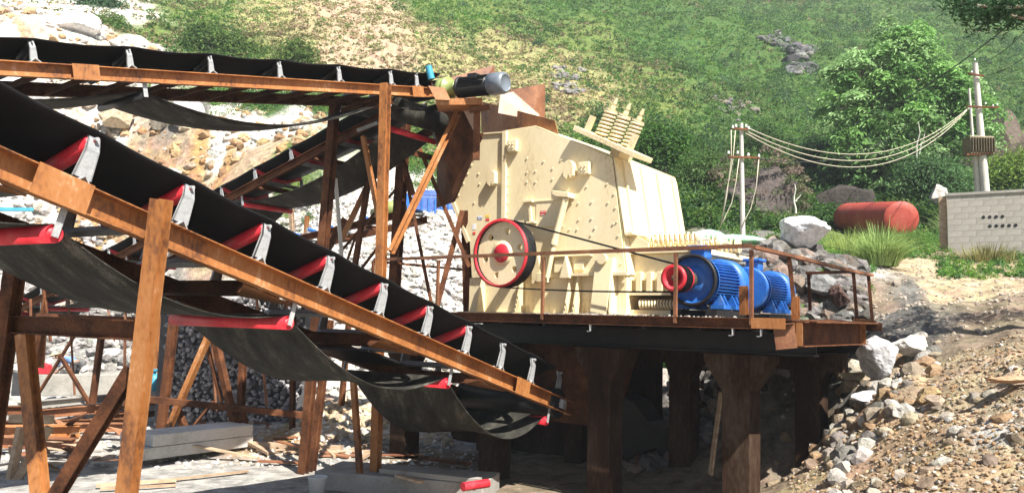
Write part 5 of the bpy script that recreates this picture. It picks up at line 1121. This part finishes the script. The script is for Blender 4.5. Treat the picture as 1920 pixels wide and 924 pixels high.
# utility poles
def insul(mb, p): mb.lathe(p, UP, [(0, .015), (0, .03), (.03, .038), (.05, .022), (.075, .03), (.09, .015)], 12)
u1 = thing('utility_pole', P(1392, 440, 23), 'slim pale utility pole behind the platform with cables dropping to the ground', 'utility pole')
pt, pb = P(1390, 231, 23), P(1393, 470, 23); mb = MB(); mb.tube(pb, pt, .075, 16, .05); mb.build('shaft', M['pole'], u1)
for (a, b_, py) in ((1372, 1402, 241), (1366, 1424, 294)):
    prim('crossarm', P(a, py, 22.9), P(b_, py + 2, 22.9), BX(.05, .05), M['rust_dark'], u1)
for (a, b_) in ((1374, 238), (1380, 236), (1399, 236), (1404, 240), (1366, 286), (1383, 286), (1403, 290), (1423, 292)): mb = MB(); insul(mb, P(a, b_ + 3, 22.9)); mb.build('insulator', M['porcelain'], u1)
mb = MB()
for pts in ([(1371, 244), (1371, 300), (1362, 370), (1352, 420)], [(1379, 244), (1374, 300), (1364, 350), (1352, 420)], [(1386, 294), (1380, 340), (1372, 380), (1358, 410), (1350, 425)], [(1423, 296), (1418, 350), (1408, 390), (1398, 410), (1392, 425)]):
    mb.path([P(a, b_, 22.9) for a, b_ in pts], .014, 6)
mb.build('drop_cable', M['wire'], u1)
u2 = thing('utility_pole', P(1848, 350, 33), 'tall pale concrete pole carrying the transformer on the right', 'utility pole')
pt2 = P(1828, 118, 33); mb = MB(); mb.tube(P(1849, 375, 33), pt2, .17, 18, .10); mb.build('shaft', M['pole'], u2)
mb = MB(); mb.tube(P(1836, 375, 33.2), P(1829, 288, 33.2), .11, 14); mb.build('support_post', M['pole'], u2)
for (a, b_, c_, d_) in ((1815, 138, 1845, 143), (1812, 200, 1872, 202), (1812, 290, 1860, 288)): prim('crossarm', P(a, b_, 32.8), P(c_, d_, 32.8), BX(.07, .07), M['rust_dark'], u2)
mb = MB(); mb.cbox(P(1834, 275, 33.1), 1.0, .6, .75, Vector((1, 0, 0)), Vector((0, 1, 0)), UP)
for k in range(9): mb.cbox(P(1834, 275, 33.1) + Vector((-.44 + k * .11, -.36, 0)), .03, .14, .6)
mb.build('transformer', M['shaft'], u2, .02)
for (a, b_) in ((1848, 196), (1862, 200), (1870, 198), (1828, 114), (1816, 205), (1822, 137)): mb = MB(); insul(mb, P(a, b_, 32.8)); mb.build('insulator', M['porcelain'], u2)
u3 = thing('utility_pole', P(1830, 280, 33.6), 'short thin pole just left of the tall transformer pole', 'utility pole'); mb = MB(); mb.tube(P(1832, 375, 33.6), P(1817, 166, 33.6), .08, 12, .045); mb.build('shaft', M['pole'], u3)
def wire(p, q, sag, label, r=.012, mat='wire', group=None, d0=None):
    n = 24; mb = MB(); mb.path([p.lerp(q, k / n) - UP * sag * 4 * (k / n) * (1 - k / n) for k in range(n + 1)], r, 6); o = mb.build('overhead_cable', M[mat]); return tag(o, label, 'cable', group)
for k, (a, sg, nm) in enumerate(((238, 1.30, 'topmost'), (245, 1.45, 'middle'), (250, 1.62, 'lowest'))):
    wire(P(1398, a, 22.9), P(1815, 203 + k, 32.9), sg, '%s of the three sagging pale cables between the two utility poles' % nm, .014)
wire(P(1480, 262, 45), P(1925, 20, 26), 1.0, 'upper thin dark line crossing in front of the big tree to the top right', .02, 'wire_dark')
wire(P(1828, 118, 33), P(1960, 10, 22), .4, 'thin dark line from the top of the transformer pole to the right', .012, 'wire_dark')
wire(P(1840, 142, 33), P(1990, 40, 24), .4, 'second thin dark line leaving the transformer pole crossarm', .012, 'wire_dark')
wire(P(1404, 294, 22.9), P(1700, 232, 40), .8, 'faint thin line running from the lower crossarm into the tree', .012, 'wire_dark')
for (pa, pb_, d_, lb) in (((1492, 400), (1490, 345), 33, 'bare pale sapling stem to the right of the rock outcrop'), ((1724, 330), (1722, 230), 41, 'slender bare trunk below the big tree crown')):
    t = MB(); limb(t, P(*pa, d_), P(*pb_, d_), .05, .02, 3); limb(t, P(*pa, d_).lerp(P(*pb_, d_), .4), P(pb_[0] + 12, pb_[1] + 20, d_), .03, .012, 5); tag(t.build('bare_tree', M['pole']), lb, 'tree')
# ------------------------------------------------------------------ yard, left
t = thing('gabion_wall', G(430, 790), 'dark stone wall of packed grey stones behind the left trestles', 'stone wall')
ga, gb = P(305, 785, 21.5), P(560, 800, 21.0); zt_ = 3.35; d = Vector((gb.x - ga.x, gb.y - ga.y, 0)); Lg = d.length; d /= Lg; nn = Vector((d.y, -d.x, 0)); nn = nn if nn.y < 0 else -nn
mb = MB(); mb.box(Vector((ga.x, ga.y, -.1)) - nn * .1 - d * .3, d * (Lg + .3), -nn * .9, UP * (zt_ + .1)); mb.build('core', M['cloth_dark'], t)
shp = [quick('stone', v * np.array([1, 1, 1]), f, M['rock'], np.tile(np.clip(np.array(c_) , 0, 1), (len(v), 1))) for (v, f), c_ in zip([rockshape(1, 300 + k, 7) for k in range(8)], [(.34, .32, .34), (.5, .48, .49), (.22, .21, .22), (.6, .58, .58), (.36, .34, .36), (.5, .48, .5), (.24, .23, .22), (.66, .64, .64)])]
big = []
for r in range(24):
    for k in range(40):
        u_, z_ = (k + .5 * (r % 2)) / 40 * Lg, r * .142 + .07
        big.append((u_ + random.uniform(-.07, .07), z_ + random.uniform(-.06, .06), random.uniform(.05, .125)))
big.sort(key=lambda b_: -b_[2])
for u_, z_, s_ in big[:300]:
    o = bpy.data.objects.new('stone', random.choice(shp)); C.objects.link(o); o.parent = t; o.location = Vector((ga.x, ga.y, 0)) + d * u_ + nn * random.uniform(-.03, .04) + UP * z_ - ORG[t.name]
    o.scale = (s_, s_, s_ * .85); o.rotation_euler = [random.uniform(0, 6) for _ in range(3)]
V = []; Fc = []; Cc = []; o_ = 0
for u_, z_, s_ in big[300:]:
    k = random.randrange(14); sv, sf = SH1[k]; R1 = rotm(1)[0]; p = np.array(Vector((ga.x, ga.y, 0)) + d * u_ + nn * random.uniform(-.03, .04) + UP * z_ - ORG[t.name]); V.append(sv @ R1.T * s_ + p); Fc.append(sf + o_); o_ += len(sv)
    Cc.append(np.tile(np.array([[.3, .285, .29]]) * random.uniform(.5, 1.6), (len(sv), 1)))
o = linkobj('small_stones', quick('small_stones', np.vstack(V), np.vstack(Fc), M['rock'], np.vstack(Cc)), t); o['kind'] = 'stuff'
# low pale wall, behind the thin trestle
def gbox(name, px0, px1, pyb, d, h, th, mat, label, cat, hgt_px=None, parent=None):
    a, b_ = G(px0, pyb), G(px1, pyb + (0 if not isinstance(d, tuple) else d[0])); v = b_ - a; n_ = Vector((-v.y, v.x, 0)).normalized(); n_ = n_ if n_.y > 0 else -n_
    mb = MB(); mb.box(a, v, n_ * th, UP * h); o = mb.build(name, M[mat], None, .02); tag(o, label, cat); return o
gbox('low_wall', 20, 305, 742, 0, .72, .4, 'concrete', 'low pale concrete wall behind the thin trestle on the left', 'wall')
tag(MB().box(G(-300, 760), Vector((6.2, 0, 0)), Vector((0, .3, 0)), UP * .12).build('kerb', M['concrete']), 'long low concrete kerb in front of the pale wall', 'kerb')
# stacked grey beams
t = thing('beam_stack', G(370, 860), 'stack of four pale grey beams lying on the yard beside the orange post', 'beams')
s0 = G(262, 866); s1_ = G(474, 838); dv = s1_ - s0; Ls = dv.length; dv.normalize(); nv = Vector((-dv.y, dv.x, 0)); nv = nv if nv.y > 0 else -nv
for (r, c_, l0, l1) in ((0, 0, 0, Ls), (1, 0, .25, Ls - .02), (0, 1, .1, Ls), (1, 1, .0, Ls - .1)):
    mb = MB(); mb.box(s0 + dv * l0 + nv * c_ * .42 + UP * (.02 + r * .245), dv * (l1 - l0), nv * .40, UP * .235); mb.build('beam', M['beam'], t, .012)
for (a, b_, c_, d_, w_, h_, m_, lb, nm, cat) in (
        (470, 838, 640, 846, .2, .12, 'wood', 'long timber plank on the ground to the right of the beam stack', 'plank', 'plank'),
        (320, 900, 465, 884, .1, .03, 'wood', 'thin lath lying on the yard in front of the beam stack', 'lath', 'plank'),
        (180, 912, 330, 902, .09, .05, 'wood', 'weathered lath on the yard at the foot of the big orange post', 'lath', 'plank'),
        (188, 918, 330, 911, .06, .04, 'wood', 'lower of the two laths by the foot of the big orange post', 'lath', 'plank')):
    mb = MB(); p, q = G(a, b_), G(c_, d_); mb.beam(p + UP * h_ / 2, q + UP * h_ / 2, BX(w_, h_)); tag(mb.build(nm, M[m_]), lb, cat)
# scrap steel and timber on the left
t = thing('steel_stack', G(120, 800), 'pile of rusty steel beams and plates lying at the left of the yard', 'steel beams')
for (a, b_, c_, d_, w_, z_, m_) in ((20, 790, 260, 768, .24, .02, 'rust_plate'), (0, 806, 250, 800, .2, .02, 'rust_dark'), (30, 790, 250, 766, .2, .30, 'concrete'), (-40, 825, 150, 822, .3, .02, 'rust'), (-40, 838, 140, 845, .24, .02, 'rust_plate'), (100, 812, 260, 812, .2, .05, 'rust_plate'),
                                (190, 790, 345, 776, .16, .02, 'rust_dark'), (190, 782, 345, 768, .16, .22, 'rust_plate'), (-30, 800, 40, 798, .2, .3, 'rust_dark')):
    p, q = G(a, b_), G(c_, d_); mb = MB(); mb.beam(p + UP * (z_ + w_ / 2), q + UP * (z_ + w_ / 2), I(w_, w_)); mb.build('steel_beam', M[m_], t)
t = thing('scrap_heap', G(180, 850), 'heap of torn orange brown plates and splinters left of the big orange post', 'scrap')
for k in range(40):
    a, b_ = random.uniform(20, 235), random.uniform(815, 885); p = G(a, b_) + UP * random.uniform(.02, .25); e = Vector((random.uniform(-1, 1), random.uniform(-1, 1), random.uniform(-.25, .25))).normalized(); f_ = e.cross(UP).normalized()
    mb = MB(); mb.plate([p, p + e * random.uniform(.3, .8), p + e * .5 + f_ * random.uniform(.1, .3), p + f_ * .15], UP * .012); mb.build('scrap_piece', M[random.choice(['rust_mid', 'rust_plate', 'wood', 'wood'])], t)
t = thing('steel_bracket', G(60, 880), 'pale brown V shaped steel stand behind the left brace of the front trestle', 'stand')
for (a, b_, c_, d_) in ((68, 786, 58, 860), (93, 800, 28, 905), (40, 800, 20, 900), (20, 784, 98, 786)):
    p, q = P(a, b_, 14.6), P(c_, d_, 14.4); mb = MB(); mb.beam(p, q, BX(.10, .14)); mb.build('bar', M['wood'], t)
# gas bottle
p = P(288, 732, 24); t = thing('gas_bottle', p, 'teal gas bottle standing beside the big orange post', 'gas bottle')
mb = MB(); mb.lathe(p, UP, [(0, .0), (0, .14), (.03, .16), (.36, .16), (.45, .11), (.5, .05), (.5, 0)], 22); mb.build('body', M['teal'], t)
mb = MB(); mb.lathe(p + UP * .5, UP, [(0, .04), (.05, .04), (.06, .09), (.13, .09)], 14); mb.build('collar', M['teal'], t)
mb = MB(); mb.tube(Vector((p.x, p.y, -.05)), p - UP * .002, .22, 12); tag(mb.build('stone_block', M['concrete']), 'pale stone block under the teal gas bottle', 'block')
# bucket
p = G(592, 938); p = P(594, 928, 13.4); p.z = max(p.z, 0); t = thing('bucket', p, 'white plastic bucket at the foot of the leaning posts', 'bucket')
mb = MB(); mb.lathe(p, UP, [(0, 0), (0, .12), (.27, .155), (.28, .165), (.29, .155), (.27, .145), (.02, .11)], 24); mb.build('pail', M['bucket'], t)
mb = MB(); mb.path([p + Vector((math.cos(a_) * .16, 0, .26 - math.sin(a_) * .10)) for a_ in [k * math.pi / 10 for k in range(11)]], .006, 5); mb.build('handle', M['galv'], t)
# concrete footing under the trestle
a, b_ = G(588, 912), G(905, 938); v = b_ - a; n_ = Vector((-v.y, v.x, 0)).normalized(); n_ = n_ if n_.y > 0 else -n_
mb = MB(); mb.box(a - UP * .05, v * 1.0, n_ * 1.1, UP * .32); tag(mb.build('footing', M['concrete'], None, .02), 'long pale concrete footing under the trestle posts', 'footing')
for (a, b_, c_, d_, w_, h_, m_, lb, nm, cat) in (
        (715, 885, 900, 905, .16, .08, 'concrete', 'grey steel channel lying on the footing', 'steel_channel', 'steel channel'),
        (745, 893, 790, 905, .12, .04, 'wood', 'broken board lying on the footing', 'board', 'board'),
        (790, 860, 880, 872, .12, .06, 'rust_dark', 'dark beam lying under the platform behind the footing', 'steel_beam', 'steel beam')):
    mb = MB(); p, q = G(a, b_, .28), G(c_, d_, .28); mb.beam(p + UP * h_ / 2, q + UP * h_ / 2, BX(w_, h_)); tag(mb.build(nm, M[m_]), lb, cat)
p, q = G(868, 912, .34), G(915, 905, .34); mb = MB(); mb.tube(p, q, .07, 18); tag(mb.build('spare_roller', M['red']), 'spare red roller lying under the platform', 'roller')
prim_ = MB().beam(P(662, 705, 14.0), P(676, 905, 13.9), BX(.10, .08), Vector((.5, 1, 0))); tag(prim_.build('timber_prop', M['rust']), 'slim orange prop leaning under the return belt', 'prop')
# blue crates / plastic body on top of the pale slope
t = thing('blue_machine', P(800, 390, 31.5), 'blue slatted body parked on top of the pale stone slope', 'machine')
o_ = P(772, 392, 31.4); sx = Vector((1, .15, 0)).normalized(); sy = Vector((-.15, 1, 0)).normalized()
mb = MB(); mb.box(o_ - UP * .2, sx * 2.1, sy * 1.2, UP * .75); mb.box(o_ + UP * .551 + sx * .3, sx * .9, sy * 1.1, UP * .25); mb.build('body', M['crate'], t, .03)
for k in range(8):
    mb = MB(); mb.box(o_ + sx * (.1 + k * .26) - sy * .05 - UP * .15, sx * .06, sy * .049, UP * .6); mb.build('slat', M['blue'], t)
o_ = P(757, 415, 31.0); mb = MB(); mb.box(o_, sx * .25, sy * .5, UP * 1.1); mb.build('door', M['blue'], t)
p = P(95, 378, 20); mb = MB(); mb.beam(P(-60, 392, 14), P(62, 393, 14.6), BX(.12, .06)); tag(mb.build('blue_board', M['teal']), 'bright blue board edge at the left behind the front conveyor', 'board')

# ------------------------------------------------------------------ person bending over behind the low wall
def person(p, s=1.):
    t = thing('person', p, 'person in a blue shirt and pale hat bending forward behind the low wall', 'person')
    def J(x, y, z): return (x * s, y * s, z * s)
    # facing left: hips, bent spine, head low to the left
    jt = [('pel', J(0, 0, .92), .125), ('sp', J(-.14, 0, 1.06), .125), ('ch', J(-.36, 0, 1.16), .15), ('nk', J(-.52, 0, 1.17), .06), ('hd', J(-.62, 0, 1.16), .085), ('hd2', J(-.70, 0, 1.12), .08),
          ('hpL', J(.03, .10, .88), .10), ('knL', J(-.05, .12, .48), .065), ('anL', J(.05, .12, .08), .045), ('toL', J(-.12, .13, .03), .035),
          ('hpR', J(.03, -.10, .88), .10), ('knR', J(-.10, -.12, .48), .065), ('anR', J(0, -.12, .08), .045), ('toR', J(-.17, -.13, .03), .035),
          ('shL', J(-.38, .19, 1.12), .065), ('elL', J(-.48, .22, .84), .048), ('wrL', J(-.66, .18, .68), .034), ('haL', J(-.73, .17, .63), .036),
          ('shR', J(-.38, -.19, 1.12), .065), ('elR', J(-.50, -.22, .84), .048), ('wrR', J(-.68, -.16, .70), .034), ('haR', J(-.75, -.15, .65), .036)]
    ed = [('pel', 'sp'), ('sp', 'ch'), ('ch', 'nk'), ('nk', 'hd'), ('hd', 'hd2'), ('pel', 'hpL'), ('hpL', 'knL'), ('knL', 'anL'), ('anL', 'toL'), ('pel', 'hpR'), ('hpR', 'knR'), ('knR', 'anR'), ('anR', 'toR'),
          ('ch', 'shL'), ('shL', 'elL'), ('elL', 'wrL'), ('wrL', 'haL'), ('ch', 'shR'), ('shR', 'elR'), ('elR', 'wrR'), ('wrR', 'haR')]
    def skin(name, names, mat, grow=0, parent=t, extra=()):
        js = [j for j in jt if j[0] in names] + list(extra); ix = {j[0]: i for i, j in enumerate(js)}
        me = bpy.data.meshes.new(name); me.from_pydata([j[1] for j in js], [(ix[a], ix[b]) for a, b in ed + [e for e in fe] if a in ix and b in ix], [])
        o = bpy.data.objects.new(name, me); C.objects.link(o); o.parent = parent; sk = o.modifiers.new('skin', 'SKIN'); sk.use_smooth_shade = True
        bm_ = me.skin_vertices[0].data
        for i, j in enumerate(js): bm_[i].radius = ((j[2] + grow) * s,) * 2; bm_[i].use_root = (i == 0)
        sb = o.modifiers.new('sub', 'SUBSURF'); sb.levels = sb.render_levels = 2; me.materials.append(mat); return o
    fe = []; fj = []
    for sd in 'LR':
        hx = [j for j in jt if j[0] == 'ha' + sd][0][1]
        for k in range(4):
            y_ = hx[1] + (k - 1.5) * .021 * s; L_ = (.045, .052, .048, .038)[k] * s
            fj += [('f%s%da' % (sd, k), (hx[0] - .03 * s, y_, hx[2] - .035 * s), .0095), ('f%s%db' % (sd, k), (hx[0] - .03 * s - L_ * .5, y_, hx[2] - .035 * s - L_), .0085), ('f%s%dc' % (sd, k), (hx[0] - .02 * s - L_ * .4, y_, hx[2] - .035 * s - L_ * 1.8), .0075)]
            fe += [('ha' + sd, 'f%s%da' % (sd, k)), ('f%s%da' % (sd, k), 'f%s%db' % (sd, k)), ('f%s%db' % (sd, k), 'f%s%dc' % (sd, k))]
        fj += [('t%sa' % sd, (hx[0] + .01, hx[1] + .035 * s, hx[2] - .03 * s), .011), ('t%sb' % sd, (hx[0] - .01, hx[1] + .045 * s, hx[2] - .07 * s), .009)]; fe += [('wr' + sd, 't%sa' % sd), ('t%sa' % sd, 't%sb' % sd)]
    skin('body', [j[0] for j in jt], M['skin'], 0, t, fj)
    skin('shirt', ['pel', 'sp', 'ch', 'shL', 'elL', 'shR', 'elR'], M['cloth_blue'], .018)
    skin('trousers', ['pel', 'hpL', 'knL', 'anL', 'hpR', 'knR', 'anR'], M['cloth_dark'], .016)
    mb = MB(); c = Vector(p) + Vector(J(-.70, 0, 1.20)); ax_ = Vector((-.35, 0, 1)); mb.lathe(c, ax_, [(-.01, .19 * s), (0, .2 * s), (.01, .12 * s), (.08, .10 * s), (.11, .04 * s), (.11, 0)], 24); mb.build('hat', M['straw'], t)
    # face: nose, eyes and mouth low on the head, looking down
    mb = MB(); hp = Vector(p) + Vector(J(-.755, 0, 1.09)); mb.add([hp + Vector((0, -.015, .03)), hp + Vector((0, .015, .03)), hp + Vector((-.035, 0, -.005)), hp + Vector((0, 0, -.02))], [[0, 1, 2], [1, 3, 2], [3, 0, 2]]); mb.build('nose', M['skin'], t)
    for y_ in (-.03, .03): mb = MB(); mb.lathe(hp + Vector((.005, y_, .04)), Vector((-1, 0, 0)), [(0, .012), (.006, .008), (.008, 0)], 8); mb.build('eye', M['dark'], t)
    mb = MB(); mb.box(hp + Vector((.0, -.02, -.045)), Vector((-.008, 0, 0)), Vector((0, .04, 0)), UP * .008); mb.build('mouth', M['red'], t)
    for y_ in (-.085, .085): mb = MB(); mb.lathe(hp + Vector((.09, y_, .02)), Vector((0, 1, 0)), [(-.01, 0), (-.008, .025), (.008, .025), (.01, 0)], 10); mb.build('ear', M['skin'], t)
    return t
pp_ = G(138, 735); person(Vector((pp_.x, pp_.y, .0)), 1.08)
p = G(72, 742) + UP * .722 + Vector((0, .05, 0)); t = MB(); t.plate([p + Vector((-.25, 0, 0)), p + Vector((.25, 0, 0)), p + Vector((.2, 0, .3)), p + Vector((-.05, 0, .38)), p + Vector((-.22, 0, .26))], Vector((0, .3, 0))); tag(t.build('red_bin', M['red'], None, .03), 'bright red bin standing on the low wall by the bending person', 'bin')

# ------------------------------------------------------------------ the slightly hazy air
m, t_, b_ = nodes('haze_air'); t_.nodes.remove(b_); pv = t_.nodes.new('ShaderNodeVolumePrincipled'); pv.inputs['Density'].default_value = .0006; pv.inputs['Color'].default_value = (.86, .93, 1, 1)
t_.links.new(pv.outputs[0], t_.nodes['Material Output'].inputs['Volume'])
top_ = max(float(tz.max()) + 4, 30)
mb = MB(); mb.box((-520, -420, -4.5), (1040, 0, 0), (0, 940, 0), (0, 0, 4.5 + top_)); tag(mb.build('haze', m), kind='stuff')

t = thing('debris_heap', G(300, 800), 'loose boards, laths and offcuts strewn over the yard behind the stacked beams', 'debris')
for k in range(46):
    a, b_ = random.choice([(random.uniform(0, 560), random.uniform(762, 812)), (random.uniform(480, 700), random.uniform(800, 870))]); p = G(a, b_) + UP * .03; q_ = random.uniform(0, 3.14); L_ = random.uniform(.4, 2.2)
    mb = MB(); mb.beam(p, p + Vector((math.cos(q_), math.sin(q_) * .6, 0)) * L_ + UP * random.uniform(0, .18), BX(random.uniform(.05, .16), random.uniform(.02, .06))); mb.build('board', M[random.choice(['wood', 'wood', 'rust_plate', 'rust_mid'])], t)
for k in range(8):
    a, b_ = ((60, 700), (140, 740), (232, 760), (300, 700), (405, 770), (500, 760), (530, 690), (215, 640))[k]; d_ = (22, 23, 21, 24, 19.5, 19, 20, 25)[k]
    o = MB().beam(P(a, b_, d_), P(a + random.uniform(-22, 22), 560, d_), BX(.05, .05)).build('prop', M['rust_mid']); o.parent = t; ORG[o.name] = ORG[t.name]; o.location = -ORG[t.name]
